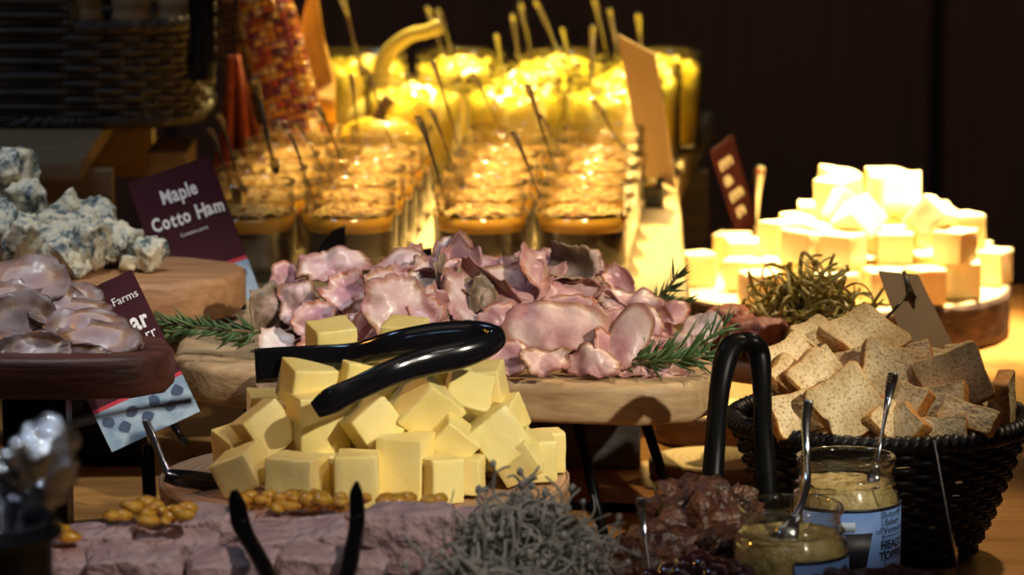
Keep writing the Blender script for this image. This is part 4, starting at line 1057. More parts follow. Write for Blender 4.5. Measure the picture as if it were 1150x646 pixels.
# ------------------------------------------------------------------ mustard jars on a low board
JB=.0125
jb=root('serving_board',(0,0,0),'low dark board under the mustard jars and roast meat','serving board')
prism([(.055,-.36),(.30,-.36),(.30,-.02),(.10,-.02),(.055,-.08)],0,JB,'board_top',M['redboard'],jb,.002)
def mustard(px,pyc,Y,label,full,rot):
    x=at(px,pyc,Y).x; r=root('mustard_jar',(x,Y,JB),label,'jar','mustard jars')
    R=.0328; m=.0298; H=.0825
    MB().lathe([(0,.0005),(R*.9,.0005),(R,.004),(R,.0565),(R*.985,.0595),(m*1.06,.0625),(m*.97,.0635),(m*.97,.0655),(m*1.04,.0668),(m*1.04,.068),(m*.96,.0695),(m*.96,.076),(m*1.01,.0785),(m*1.01,.0815),(m*.98,.0825),(m*.93,.0822),(m*.915,.079),(m*.915,.066)],48,cap=False).build('glass',M['glass'],r)
    prof=[(0,.003),(R*.94,.003),(R*.955,.006),(R*.955,.0560),(m*.95,.0620),(m*.90,full)]
    vs=[];fs=[];n=40
    mb=MB(); mb.lathe(prof,n,cap=False)
    base=len(mb.v); 
    top=[];q0=m*.90
    for i in range(13):
        q=1-i/12
        for j in range(n):
            t=2*PI*j/n; xx,yy=q0*q*math.cos(t),q0*q*math.sin(t); top.append((xx,yy,full+.002*(noise.noise(Vector((xx*200,yy*200,px))))+.0008*noise.noise(Vector((xx*700,yy*700,px)))))
    fs=[(i*n+j,i*n+(j+1)%n,(i+1)*n+(j+1)%n,(i+1)*n+j) for i in range(12) for j in range(n)]
    mb.add(top,fs); mb.build('mustard',M['mustard'],r)
    # label, wrapped on the body; angle 0 faces the camera (-y), positive to the right
    def cyl(s,z,rad): a=s/R+rot; return Vector((rad*math.sin(a),-rad*math.cos(a),z))
    def patch(s0,s1,z0,z1,rad,name,mat,par,nn=40,skew=0):
        vs=[cyl(s0+(s1-s0)*i/nn+(skew*(zz-z0) if i==nn else 0),zz,rr) for i in range(nn+1) for zz in (z0,z1) for rr in (rad,rad+.00015)]
        fs=[];I=lambda i,z,q:i*4+z*2+q
        for i in range(nn): fs+=[(I(i,0,1),I(i+1,0,1),I(i+1,1,1),I(i,1,1)),(I(i,1,0),I(i+1,1,0),I(i+1,0,0),I(i,0,0)),(I(i,1,0),I(i,1,1),I(i+1,1,1),I(i+1,1,0)),(I(i,0,1),I(i,0,0),I(i+1,0,0),I(i+1,0,1))]
        return MB().add(vs,fs).build(name,mat,par)
    lb=patch(-.030,.052,.006,.0555,R+.0003,'label',M['label'],r); lb['label']='blue paper label'
    patch(-.030,.052,.0540,.0560,R+.0006,'stripe',M['ink'],lb)
    patch(-.008,.004,.0425,.0485,R+.0006,'pale_patch',M['labelw'],lb,12)
    patch(-.020,.011,.020,.0415,R+.0006,'black_shape',M['ink'],lb,20,.18)
    mb=MB()
    def line(s,x0,z0,size,off=0.,just='c'):
        v,f=text_geo(s,size,off,.00005)
        w_=max(q.x for q in v); sh=x0-w_/2
        v=[cyl(q.x+sh,z0+q.y,R+.0006+q.z) for q in v]; mb.add(v,f)
    line('Butterfly',.0315,.0495,.0056); line('Bakery',.0315,.0448,.0056); line('of Vermont',.0300,.0400,.0056)
    line('HEADY',.0325,.0306,.0072,.0002); line('TOPPER',.0325,.0240,.0072,.0002)
    patch(.021,.044,.0380,.0384,R+.0006,'rule',M['ink'],lb,12)
    mb.build('lettering',M['ink'],lb,smooth=False)
    return r
mustard(950,514,-.06,'open jar of grainy mustard with blue label, right behind the other jar',.0665,-.02)
mustard(888,566,-.20,'open jar of grainy mustard with blue label, in front of the other jar',.0660,.93)
spoon('spoon',at(1003,420,-.035),at(984,522,-.06)+Vector((0,0,.0)),.0034,'shiny twisted steel spoon standing in the rear mustard jar','spoons in the mustard jars',bowl=True)
s_=root('spoon',at(907,450,-.175),'bent steel spoon standing in the front mustard jar','spoon','spoons in the mustard jars')
pp=[at(908,449,-.17),at(905,475,-.172),at(906,510,-.178),at(907,540,-.19),at(902,562,-.205),at(893,582,-.215)]
pp=spline([(*(p-Vector(s_.location)),w_) for p,w_ in zip(pp,[.0028,.0026,.002,.002,.0022,.0026])],6)
MB().tube([p[:3] for p in pp],[(p[3],.0009) for p in pp],8,side=(1,0,0)).build('handle',M['steel'],s_)
p=pp[-1][:3]; MB().tube([p,Vector(p)+Vector((-.006,-.003,-.012)),Vector(p)+Vector((-.010,-.004,-.026))],[(.0028,.0009),(.008,.0009),(.003,.0008)],10,side=(1,0,0)).build('bowl',M['steel'],s_)

# roast meat, jam
def chunk(name,px,py,Y,r,st,mat,label,cat,group,seed,cuts=6,rough=.25,eul=(0,0,0),zmin=None,sub=4):
    vs,fs=rock(r,seed,st,cuts,rough,sub); c=at(px,py,Y)
    R=Euler(eul).to_matrix(); lo=min((R@v).z for v in vs)
    if zmin is not None and c.z+lo<zmin: c.z=zmin-lo+.0003
    o=MB().add(vs,fs).build(name,M[mat],None,loc=c); o.rotation_euler=eul
    return tag(o,label,cat,group)
GR='dark roast meat by the mustard jars'
for i,(px,py,Y,r,st,lb) in enumerate([
 (776,598,-.13,.032,(1.1,.9,.95),'tall dark roast meat piece below the upright tongs'),
 (812,588,-.10,.026,(1.1,.8,.8),'roast meat piece touching the front mustard jar'),
 (806,612,-.155,.024,(1.3,.8,.5),'flat strip of roast meat above the cherry jam'),
 (738,622,-.17,.026,(1.1,.9,.7),'roast meat lump left of the tall dark piece'),
 (690,640,-.20,.026,(1.2,1,.6),'brown roast meat lump beside the dried grey herbs'),
 (992,668,-.27,.026,(1.4,.8,.5),'brown roast meat strip in front of the blue label'),
 (938,672,-.275,.020,(1.1,.8,.7),'dark reddish roast piece in front of the mustard jar')]):
    chunk('roast_meat',px,py,Y,r,st,'darkpate',lb,'meat',GR,40+i,2,.42,(0,0,i*.7),zmin=JB)
jm=MB(); rj=random.Random(9)
for i in range(46):
    a_=rj.uniform(0,2*PI); q=rj.random()**.5; c=at(785,640,-.235)
    vs,fs=rock(rj.uniform(.006,.0095),500+i,(1,1,.9),0,.15,2)
    z=.045+.022*(1-q*q); o_=Vector((c.x+.046*q*math.cos(a_),c.y+.035*q*math.sin(a_),z)); jm.add([v+o_ for v in vs],fs)
vs,fs=rock(.045,77,(1,.75,.85),0,.1,3); jm.add([v+Vector((at(785,640,-.235).x,-.235,.020+.006)) for v in vs if True],fs)
jm.v=[(x,y,max(z,JB+.0005)) for x,y,z in jm.v]
tag(jm.build('cherry_jam',M['jam']),'glossy dark cherry jam spooned over the roast meat','jam',kind='stuff')
spoon('fork',at(719,560,-.21),at(733,668,-.23),.0030,'narrow steel handle standing in front of the roast meat',None,bowl=False)['category']='fork'
# clear card edge on
ca=root('card_holder',(0,0,0),'thin clear plastic sign holder seen edge-on before the toast basket','sign holder')
card4('clear_sheet',[at(1049,494,-.13),at(1053,500,-.10),at(1083,668,-.10),at(1081,672,-.135)],M['acrylic'],ca,.0012)
MB().tube([at(1049,494,-.131),at(1081,672,-.136)],.00055,6).build('sheet_edge',M['greywood'],ca)['label']='pale cut edge'
pz=at(1081,670,-.12); MB().box((pz.x+.004,-.118,.006+JB*0),(.03,.04,.010)).build('holder_base',M['black'],ca,smooth=False,bevel=.001)

# ------------------------------------------------------------------ signs
def sign(name,TL,TR,BR,label,stand=True,base=None):
    TL,TR,BR=Vector(TL),Vector(TR),Vector(BR); U=TR-TL; V=BR-TR; x=U.normalized(); n=x.cross(-V).normalized(); y=n.cross(x)
    r=root(name,TL,label,'sign'); r.rotation_euler=Matrix((x,y,n)).transposed().to_euler()
    return r,U.length,V.length
def std_sign(r,W,H,k,lines,seed):
    """k: metres per photo pixel of the layout; lines: (text, x, baseline, size, kind)"""
    t=.0012
    def rect(x0,x1,y0,y1,z,name,mat,th=.0004): return MB().box(((x0+x1)/2,-(y0+y1)/2,z),(x1-x0,abs(y1-y0),th)).build(name,mat,r,smooth=False)
    MB().box((W/2,-H/2,0),(W,H,t)).build('card',M['maroon'],r,smooth=False)
    rect(0,W,H*.715,H*.74,t/2+.0002,'red_stripe',M['redstripe']); b=rect(0,W,H*.74,H,t/2+.0002,'blue_band',M['bluecard'])
    rng=random.Random(seed); mb=MB()
    for i in range(7):
        cx_,cy_=W*(.1+.13*i),-H*(.82+.07*(i%2)); n=9
        vs=[(cx_+(.0035+.0012*rng.random())*math.cos(2*PI*j/n),cy_+(.003+.0015*rng.random())*math.sin(2*PI*j/n),t/2+.0006) for j in range(n)]
        vs+= [(a,b_,c+.0002) for a,b_,c in vs]; mb.add(vs,[tuple(range(n,2*n))]+[(j,(j+1)%n,n+(j+1)%n,n+j) for j in range(n)])
    mb.build('dark_print',M['bluemark'],r,smooth=False)
    mb=MB()
    for s,x,y,size,kind in lines:
        if kind=='big': letters(mb,s,x*k,-y*k,size*k,rng,t/2+.0004,.07,5,size*k*.028,.74,-size*k*.02)
        else:
            v,f=text_geo(s,size*k,0,.0001); mb.add([(q.x+x*k,q.y-y*k,t/2+.0005+q.z) for q in v],f)
    mb.build('lettering',M['white'],r,smooth=False)
    g=MB(); g.tube([(W*.7,-H+.004,-.003),(W*.72,-H-.015,-.004)],.0025,8); g.build('clip',M['black'],r)
Ys=.49
r1,W,H=sign('sign_card',at(142,206,Ys-.012),at(235,175,Ys+.006),at(299,329,Ys-.02),'maroon card reading Maple Cotto Ham, behind the acacia board')
k=W/98.0
std_sign(r1,W,H,k,[('Maple',30,36,23,'big'),('Cotto Ham',10,63,22,'big'),('Contains pork',36,77,5.6,'s')],3)
q=at(272,340,Ys-.02); MB().tube([Vector((q.x,q.y,q.z)),Vector((q.x+.004,q.y,.004))],.0028,8).build('sign_stand',M['blackmatte']); 
o=bpy.data.objects['sign_stand']; o.parent=r1; bpy.context.view_layer.update(); o.matrix_parent_inverse=r1.matrix_world.inverted()
Y2=.175
r2,W,H=sign('sign_card',at(49,348,Y2-.012),at(148,303,Y2+.006),at(205,470,Y2-.02),'maroon card with a clipped farm name, half behind the sliced roast meat')
k=W/109.0
std_sign(r2,W,H,k,[('me Farms',52,30,13,'s'),('ar',81,64,30,'big'),('rr',90,79,17,'s')],4)
q=at(165,500,Y2-.02); MB().tube([Vector((q.x,q.y,q.z)),Vector((q.x+.002,q.y,.004))],.0045,8).build('sign_post',M['blackmatte'])
o=bpy.data.objects['sign_post']; o.parent=r2; bpy.context.view_layer.update(); o.matrix_parent_inverse=r2.matrix_world.inverted()
# far maroon card with white writing
Y3=1.10
r3=root('sign_card',(0,0,0),'narrow blurred maroon card with white writing behind the white cheese','sign')
cs=[at(798,170,Y3-.03),at(822,152,Y3+.01),at(850,252,Y3+.02),at(829,266,Y3-.02)]
card4('card',cs,M['maroon'],r3)
mb=MB(); e1=(cs[1]-cs[0]); e2=(cs[3]-cs[0]); nn=e1.cross(e2).normalized(); nn=nn if nn.y<0 else -nn
for (u0,v0,su,sv,ch) in [(.12,.26,.052,1,'m'),(.12,.44,.052,1,'a'),(.14,.63,.052,1,'m'),(.2,.82,.03,1,'n')]:
    v,f=text_geo(ch,1,.03,.01)
    mb.add([cs[0]+e1*(u0+q.x*.75)+e2*(v0-q.y*.20)+nn*(.0008+.0002*q.z) for q in v],f)
mb.build('lettering',M['white'],r3,smooth=False)
MB().tube([(cs[2]+cs[3])/2,Vector(((cs[2].x+cs[3].x)/2,Y3,.004))],.003,8).build('post',M['blackmatte'],r3)

# kraft card behind the toast
Y4=.27
r4=root('sign_card',(0,0,0),'blank kraft card leaning back behind the toast basket','sign')
card4('card',[at(986,304,Y4+.02),at(1031,309,Y4+.02),at(1082,412,Y4-.01),at(1022,404,Y4-.01)],M['kraft'],r4)
MB().tube([at(985,368,Y4-.02),at(1004,348,Y4-.01),at(1020,331,Y4+.0)],.0011,8).build('clip_pin',M['twine'],r4)
MB().tube([at(1015,305,Y4),at(1019,318,Y4-.008),at(1023,333,Y4-.010),at(1026,346,Y4-.004)],[.0014,.002,.0034,.001],8).build('clip',M['twine'],r4)
MB().tube([at(1017,338,Y4-.01),at(1022,326,Y4-.012),at(1028,335,Y4-.01)],.0014,8).build('clip_loop',M['twine'],r4)
a_=at(1052,408,Y4-.01); MB().tube([a_,Vector((a_.x+.01,Y4,.004))],.003,8).build('post',M['blackmatte'],r4)
for px,py,lb,w2,h2 in [(373,272,'black clip of a hidden sign between the jars and the ham, on the left',.010,.012),(466,288,'low black clip of a hidden sign behind the middle of the ham',.013,.006)]:
    c=at(px,py,.47); rr_=root('sign_clip',c,lb,'sign clip')
    vs=[(-w2,0,-h2),(w2,0,-h2*1.1),(w2*.95,0,h2),(0,0,h2*.7),(-w2*.9,0,-h2*.2)]
    vs=[(x,-.004,z) for x,y,z in vs]+[(x,.004,z) for x,y,z in vs]
    MB().add(vs,[(0,1,2,3,4),(9,8,7,6,5)]+[(i,(i+1)%5,5+(i+1)%5,5+i) for i in range(5)]).build('jaw',M['black'],rr_,smooth=False,bevel=.001)
    MB().tube([(0,0,-h2),(0,0,-c.z+.003)],.003,8).build('post',M['blackmatte'],rr_)
# dish with relish and its spoon
dx=at(832,280,1.13)
rd=root('relish_dish',(dx.x,1.13,0),'small glass dish of red relish behind the white cheese','dish')
MB().lathe([(0,.001),(.018,.001),(.022,.005),(.0255,.05),(.026,.057),(.0245,.057),(.024,.05)],32,cap=False).build('glass',M['glass'],rd)
MB().lathe([(0,.003),(.018,.003),(.0235,.042),(0,.045)],24,cap=False).build('relish',M['redsauce'],rd)
spoon('spoon',at(854,186,1.12),Vector((dx.x+.012,1.13,.042)),.0052,'blurred steel spoon with blue glints standing in the relish dish',None,bowl=False)

# ------------------------------------------------------------------ left boards
AZ=.140
ab=root('serving_board',(0,0,0),'acacia board with a rounded end under the blue cheese','serving board')
prism([hp(-140,318,AZ),hp(60,320,AZ),hp(190,318,AZ),hp(250,313,AZ),hp(270,306,AZ),hp(276,299,AZ),hp(266,294,AZ),hp(215,288,AZ),hp(60,282,AZ),hp(-140,280,AZ)],AZ-.029,AZ,'board_top',M['acacia'],ab,.005)
for px in (-60,120): 
    a_=at(px,310,.40); MB().box((a_.x,.40,(AZ-.03)/2),(.05,.05,AZ-.0305)).build('board_foot',M['blackmatte'],ab,smooth=False,bevel=.002)
MZ=.142
mb_=root('serving_board',(0,0,0),'dark reddish board under the sliced roast meat','serving board')
prism([hp(-140,402,MZ),hp(60,404,MZ),hp(150,402,MZ),hp(188,396,MZ),hp(196,388,MZ),hp(186,378,MZ),hp(120,370,MZ),hp(-140,362,MZ)],MZ-.026,MZ,'board_top',M['redboard'],mb_,.005)
for px in (-80,40):
    a_=at(px,400,.08); MB().box((a_.x,.085,(MZ-.027)/2),(.04,.04,MZ-.0275)).build('board_foot',M['blackmatte'],mb_,smooth=False,bevel=.002)
# blue cheese crumbles
rb_=random.Random(21)
BL=[(14,200,.42,.023,'topmost blue cheese chunk against the crate plank'),(-8,225,.42,.026,'blue cheese chunk at the picture edge, below the topmost'),(30,232,.40,.020,'mottled blue cheese chunk under the topmost one'),
(75,240,.42,.021,'pale blue cheese chunk on the right shoulder of the heap'),(112,247,.42,.016,'small blue cheese chunk at the upper right end'),(55,258,.38,.022,'blue cheese chunk in the heap centre, upper one'),
(20,265,.37,.024,'dark veined blue cheese chunk in the heap, left of centre'),(92,270,.38,.021,'cream coloured blue cheese chunk right of the heap centre'),(125,268,.41,.015,'blue cheese bit at the right rim of the heap'),
(60,290,.355,.020,'blue cheese chunk low in the heap above the roast slices'),(25,293,.35,.020,'crumbly blue cheese chunk low at the left'),(98,296,.355,.021,'squarish pale blue cheese chunk above the farm sign'),
(130,290,.38,.017,'yellowish blue cheese chunk at the lower right of the heap'),(80,312,.335,.014,'small blue cheese crumb touching the farm sign'),(-10,290,.36,.024,'blue cheese chunk low at the picture edge')]
for i,(px,py,Y,r,lb) in enumerate(BL):
    o=chunk('blue_cheese_chunk',px,py,Y,r,(1.1,.9,.95),'bleu',lb,'cheese','blue cheese crumbles on the acacia board',700+i,11,.22,(rb_.uniform(-1,1),rb_.uniform(-1,1),rb_.uniform(0,3)),zmin=AZ)
for i in range(34):
    u=rb_.uniform(-1,1); px=55+u*95; hgt=(1-abs(u))**.6; v=rb_.uniform(.05,1); Y=rb_.uniform(.35,.43)
    py=312-(Y-.34)*100-hgt*v*70
    chunk('blue_cheese_chunk',px,py,Y,rb_.uniform(.008,.015),(1.1,.9,.9),'bleu','crumb of blue cheese lying among the larger chunks of the heap','cheese','blue cheese crumbs',760+i,9,.22,(rb_.uniform(-1,1),rb_.uniform(-1,1),0),zmin=AZ,sub=3)
chunk('blue_cheese_chunk',168,293,.365,.0135,(1.15,.9,.95),'bleu','single blue cheese chunk lying alone by the ham sign','cheese',None,790,7,.35,zmin=AZ)
# roast slices
RS=[(30,318,.10,46,34,-8,42,10,dict(k1=-10),'uppermost roast slice, at the picture edge'),
(72,338,.09,40,22,-10,46,0,dict(k2=-12),'roast slice with a brown rind, under the uppermost'),
(24,368,.065,40,36,14,60,10,dict(k1=10),'big purplish roast slice facing out at the left'),
(84,352,.075,40,18,-12,48,0,dict(k2=-16),'roast slice with a thin brown rim in the middle'),
(98,366,.06,44,20,-12,50,0,dict(k2=-14),'roast slice above the lowest long one'),
(110,380,.045,46,22,-14,50,-6,dict(k2=-14,k1=-5),'long lowest roast slice reaching towards the farm sign'),
(60,345,.08,32,24,10,52,20,dict(k1=14),'roast slice tucked between the brown rinds'),
(40,392,.03,38,16,-6,56,0,dict(k1=8,wav=.006),'glossy fatty roast slice hanging over the board front'),
(92,398,.028,30,10,-10,56,0,dict(wav=.006),'small glossy strip of fat on the board edge'),
(130,390,.05,30,14,-14,44,0,dict(k1=-10),'roast slice end lying nearest the farm sign'),
(0,340,.085,36,30,0,50,0,dict(k1=-12),'roast slice cut off by the picture edge'),
(-5,395,.04,34,22,0,55,0,dict(k1=8),'lower roast slice cut off by the picture edge'),
(50,375,.085,44,26,0,40,0,dict(),'roast slice lying under the purplish one'),
(100,386,.09,40,20,0,30,0,dict(),'roast slice lying flat under the long one')]
for i,(px,py,Y,hw,hl,ya,ti,ro,ex,lb) in enumerate(RS):
    mslice('roast_slice','roast',at(px,py,Y),hw*mpp(Y)*1.12,hl*mpp(Y)*1.25,orient(ya,ti if ti>52 else 33,ro),lb,'meat','sliced roast on the reddish board',900+i,irr=.12,th=.0040,**dict(dict(wav=.0030,ruf=.0007),**{k:v*.35 if k in('k1','k2') else v for k,v in ex.items()}))
# utensil on the cheese board
ut=root('serving_knife',(0,0,0),'steel and black utensil resting on the left of the cheese board','knife')
arm([(at(163,472,-.06),.0022,.001),(at(170,488,-.062),.0026,.001),(at(180,512,-.065),.002,.001),(at(189,532,-.068),.0026,.0012)],(1,0,0),'steel_shank','steel',ut)
arm([(at(186,534,-.07),.004,.003),(at(200,537,-.068),.0052,.003),(at(225,540,-.06),.0055,.003),(at(252,543,-.05),.005,.003)],UP,'black_handle','black',ut)

# ------------------------------------------------------------------ rosemary and dried herbs
def sprig(pts,n,ln,label,seed,w=.0011):
    rng=random.Random(seed); P=spline([tuple(p) for p in pts],8); c=Vector(P[0]); r=root('rosemary_sprig',c,label,'rosemary','rosemary sprigs')
    P=[Vector(p)-c for p in P]
    MB().tube(P,.0011,6).build('stem',M['stem'],r); mb=MB()
    for i in range(n):
        t=(i+rng.random())/n*(len(P)-1.001); k=int(t); p=P[k].lerp(P[k+1],t-k); ax=(P[k+1]-P[k]).normalized()
        u=ax.orthogonal().normalized(); v=ax.cross(u); a_=rng.uniform(0,2*PI); rad=u*math.cos(a_)+v*math.sin(a_)
        d=(ax*rng.uniform(.7,1.1)+rad*rng.uniform(.5,.9)).normalized(); L=ln*rng.uniform(.6,1.1)
        bend=Vector((0,0,rng.uniform(-.1,.25)))*L
        mb.tube([p,p+d*L*.5+bend*.3,p+d*L+bend],[(w*.6,w*.3),(w,w*.4),(w*.15,w*.1)],5)
    mb.build('needles',M['leaf'],r); return r
sprig([at(292,372,.20),at(250,371,.19),at(205,366,.20),at(172,360,.21)],70,.017,'rosemary sprig lying at the left end of the ham board',1)
sprig([at(285,384,.20),at(255,376,.21),at(225,368,.22),at(190,374,.23)],60,.016,'second rosemary sprig crossing the left one',2)
sprig([at(700,405,.14),at(735,407,.13),at(770,404,.13),at(803,398,.14)],70,.019,'rosemary sprig at the front right edge of the ham board',3)
sprig([at(712,410,.15),at(745,398,.14),at(778,392,.14),at(812,368,.16)],50,.021,'rosemary sprig with a tip rising beside the upright tongs',4)
sprig([at(722,350,.26),at(735,338,.26),at(748,326,.26),at(762,308,.26)],28,.014,'upright rosemary tip behind the right end of the ham',5)
sprig([at(725,345,.27),at(745,338,.27),at(770,340,.27)],20,.012,'short rosemary tip pointing right behind the ham',6)
def curly(name,c,rx,ry,rz,n,mat,label,seed,r0=.0011,curl=1.0,zf=0):
    rng=random.Random(seed); mb=MB()
    for i in range(n):
        a_=rng.uniform(0,2*PI); q=rng.random()**.6
        p=Vector((rx*q*math.cos(a_),ry*q*math.sin(a_),rz*rng.random()*math.sqrt(max(0,1-q*q))))
        d=Vector((rng.gauss(0,1),rng.gauss(0,1),rng.gauss(0,.8)+.3)).normalized(); ax=Vector((rng.gauss(0,1),rng.gauss(0,1),rng.gauss(0,1))).normalized()
        pts=[p]; k=rng.uniform(.25,.55)*curl
        for s in range(9): d=Matrix.Rotation(k,3,ax)@d; pts.append(pts[-1]+d*.0036)
        pts=[Vector((v.x,v.y,max(v.z,r0))) for v in pts]
        w_=r0*rng.uniform(.7,1.7); mb.tube(pts,[w_*(1-.05*s) for s in range(10)],6)
        if rng.random()<.22:
            vs,fs=rock(rng.uniform(.0016,.0028),seed*100+i,(1,.7,1.2),0,.2,1); mb.add([v+pts[-1] for v in vs],fs)
    return tag(mb.build(name,M[mat],None,loc=c),label,'herbs',kind='stuff')
TRZ=.073
h=at(590,600,-.30); curly('dried_herbs',(h.x,-.295,TRZ),.040,.035,.044,560,'dried','bunch of curly grey-green dried herbs in front of the cheese board',1,.00075,1.4)
curly('dried_herbs',(at(520,600,-.3).x,-.365,TRZ),.022,.022,.026,90,'dried','small tuft of grey-green dried herbs beside the pâté slices',4)
SBZ=.086
sb=root('serving_board',(at(893,350,.36).x,.36,0),'round board behind the toast basket carrying herbs and cured meat','serving board')
MB().lathe([(0,SBZ-.014),(.066,SBZ-.014),(.068,SBZ-.012),(.068,SBZ-.002),(.066,SBZ),(0,SBZ)],48,cap=False).build('board_top',M['acacia'],sb)
MB().lathe([(0,.001),(.04,.001),(.04,.01),(.018,.02),(.018,SBZ-.0145),(0,SBZ-.0145)],32,cap=False).build('pedestal',M['blackmatte'],sb)
h=at(908,350,.36); curly('dried_herbs',(h.x,.355,SBZ),.040,.034,.056,620,'moss','heap of curly gold-green herbs behind the toast',2,.0012)
for i,(px,py,Y,lb) in enumerate([(826,362,.34,'red cured meat piece between the rosemary and gold-green herbs'),(850,374,.32,'red cured meat piece at the foot of the gold-green herbs'),(805,378,.35,'red cured meat piece just behind the upright tongs')]):
    chunk('cured_meat',px,py,Y,.018,(1.3,1,.7),'salami',lb,'meat','cured meat behind the tongs',1200+i,3,.2,zmin=SBZ)
# small log rounds on the table
for i,(px,py,Y,r,z,lb) in enumerate([(800,530,.345,.042,.013,'low wooden round on the table, nearest behind the upright tongs'),(800,500,.475,.040,.024,'wooden round on the table behind the nearest one')]):
    c=at(px,py,Y); o=root('wooden_round',(c.x,Y,z),lb,'wooden round','small wooden rounds on the table'); log_round(r,z-.001,M['ringpale'],o,5+i)

# ------------------------------------------------------------------ front tray with pâté
tr=root('serving_tray',(0,0,0),'dark footed tray in front carrying the pâté slices','tray')
prism([(-.29,-.47),(.048,-.47),(.048,-.235),(.02,-.195),(-.29,-.195)],TRZ-.010,TRZ,'tray_top',M['greywood'],tr,.003)
for x,y in [(-.27,-.45),(.03,-.45),(-.27,-.21),(.03,-.235)]: MB().box((x,y,(TRZ-.01)/2),(.02,.02,TRZ-.0105)).build('tray_foot',M['blackmatte'],tr,smooth=False,bevel=.001)
def pate(px,py,Y,w_,d_,h_,ya,label,seed):
    bm=bmesh.new(); bmesh.ops.create_cube(bm,size=1); bmesh.ops.subdivide_edges(bm,edges=bm.edges,cuts=18,use_grid_fill=True); off=Vector((seed*2.3,0,0))
    for v in bm.verts:
        p=v.co.copy(); c_=Vector((max(-.4,min(.4,p.x)),max(-.4,min(.4,p.y)),max(-.32,min(.32,p.z)))); dd=p-c_
        if dd.length>1e-6: p=c_+dd*min(1,.13/dd.length) if dd.length>.13 else p
        p=Vector((p.x*w_*.86,p.y*d_*.80,p.z*h_)); n=noise.noise(p*60+off); n2=noise.noise(p*160+off); n0=noise.noise(p*28+off); p+=p.normalized()*(n0*.0045+n*.0032+n2*.0014); v.co=p
    me=bpy.data.meshes.new('pate_slice'); bm.to_mesh(me); bm.free(); me.materials.append(M['pate'])
    for f_ in me.polygons: f_.use_smooth=True
    o=bpy.data.objects.new('pate_slice',me); COL.objects.link(o); o.location=Vector((at(px,py,Y).x,Y,TRZ+h_/2+.001)); rp=random.Random(seed*7); o.rotation_euler=(rp.uniform(.02,.16),rp.uniform(-.12,.12),math.radians(ya)); o.location.z+=.004; return tag(o,label,'pâté','slices of coarse pâté on the front tray')
for i,a_ in enumerate([
 (232,585,-.232,.058,.040,.020,10,'pâté slice at the back, left of the candied fruit under the big cheese block'),
 (345,585,-.228,.060,.038,.018,-6,'pâté slice at the back covered with orange candied fruit'),
 (440,582,-.236,.056,.040,.018,8,'pâté slice at the back below the tallest cheese block'),
 (105,612,-.278,.056,.044,.020,-8,'pâté slice left of the yellow fruit pile'),
 (198,625,-.282,.052,.040,.018,6,'pâté slice under the yellow fruit, right before the left pincer'),
 (335,625,-.282,.062,.046,.022,5,'thick pâté slice between the two black pincer tips'),
 (460,622,-.290,.056,.042,.036,-5,'thickest pâté slice with a purple-grey cut side, beside the dried herbs'),
 (52,640,-.330,.055,.044,.018,14,'pâté slice at the far left of the tray'),
 (150,640,-.336,.056,.040,.020,-4,'pâté slice second from the left end of the nearer row'),
 (262,645,-.338,.054,.042,.020,3,'pâté slice in front of the left black pincer'),
 (520,600,-.240,.045,.036,.020,20,'pâté slice half hidden by the dried herbs'),
 (375,650,-.342,.060,.040,.022,0,'pâté slice at the very front before the right pincer')]):
    pate(*a_,seed=i+1)
rf=random.Random(31)
FR=[((160,600),5,'yellow-orange candied fruit piece in the heap at the left of the pâté',-.275,.102),((178,615),5,'yellow candied fruit piece on the slice just before the left pincer',-.29,.102),((50,628),6,'candied fruit piece on the far left pâté slice',-.325,.099),
    ((300,588),7,'orange candied fruit piece behind the left pincer',-.228,.097),((345,585),8,'orange candied fruit piece below the big front cheese block',-.228,.097),((380,590),4,'orange candied fruit piece left of the right pincer',-.235,.097),((462,583),7,'orange candied fruit piece on the pâté under the tallest cheese block',-.238,.097)]
for gi,((px,py),n,lb,Y,z) in enumerate(FR):
    for i in range(n*2):
        x=at(px,py,Y).x+rf.uniform(-.016,.016); y=Y+rf.uniform(-.010,.010)
        vs,fs=rock(rf.uniform(.0032,.0058),2000+gi*40+i,(1.2,1,.75),2,.25,2)
        o=MB().add(vs,fs).build('candied_fruit',M['mostarda'],None,loc=(x,y,z+.0035+.004*(i%2))); tag(o,lb,'fruit',f'candied fruit heap {["by the left slices","beside the left slices","at the far left","by the left pincer","under the big block","by the right pincer","under the tall block"][gi]}')

# ------------------------------------------------------------------ blurred foreground, left
ck=root('black_crock',(at(-32,600,-.72).x,-.72,0),'black crock at the front left corner, out of focus','crock')
MB().lathe([(0,.001),(.030,.001),(.034,.006),(.036,.186),(.038,.192),(.0375,.198),(.034,.198),(.033,.19),(.031,.010),(0,.010)],40,cap=False).build('body',M['crock'],ck)
MB().tube([(.0385*math.cos(2*PI*k/48),.0385*math.sin(2*PI*k/48),.192) for k in range(48)],.0024,8,closed=True).build('rim',M['crock'],ck)
tf=root('steel_tongs',(0,0,0),'blurred scalloped steel tongs standing in the black crock','tongs')
def scoop(c,axis,L,w_,name,seed,mat='steelr'):
    vs=[];fs=[];n=14;m=12; ax=Vector(axis).normalized(); side=Vector((1,.2,0)); side=(side-ax*side.dot(ax)).normalized(); nn=ax.cross(side)
    for i in range(n+1):
        u=i/n
        for j in range(m+1):
            v=j/m*2-1; wv=w_*(.35+.65*math.sin(PI*min(1,.12+u*.75)))*(1+.10*math.sin(u*22))
            vs.append(Vector(c)+ax*(L*u)+side*(v*wv)+nn*(w_*.55*(v*v)+.0015*math.sin(u*20+v*3)))
    for i in range(n):
        for j in range(m): a=i*(m+1)+j; fs.append((a,a+1,a+m+2,a+m+1))
    o=MB().add(vs,fs).build(name,M[mat],tf); md=o.modifiers.new('t','SOLIDIFY'); md.thickness=.0012; return o
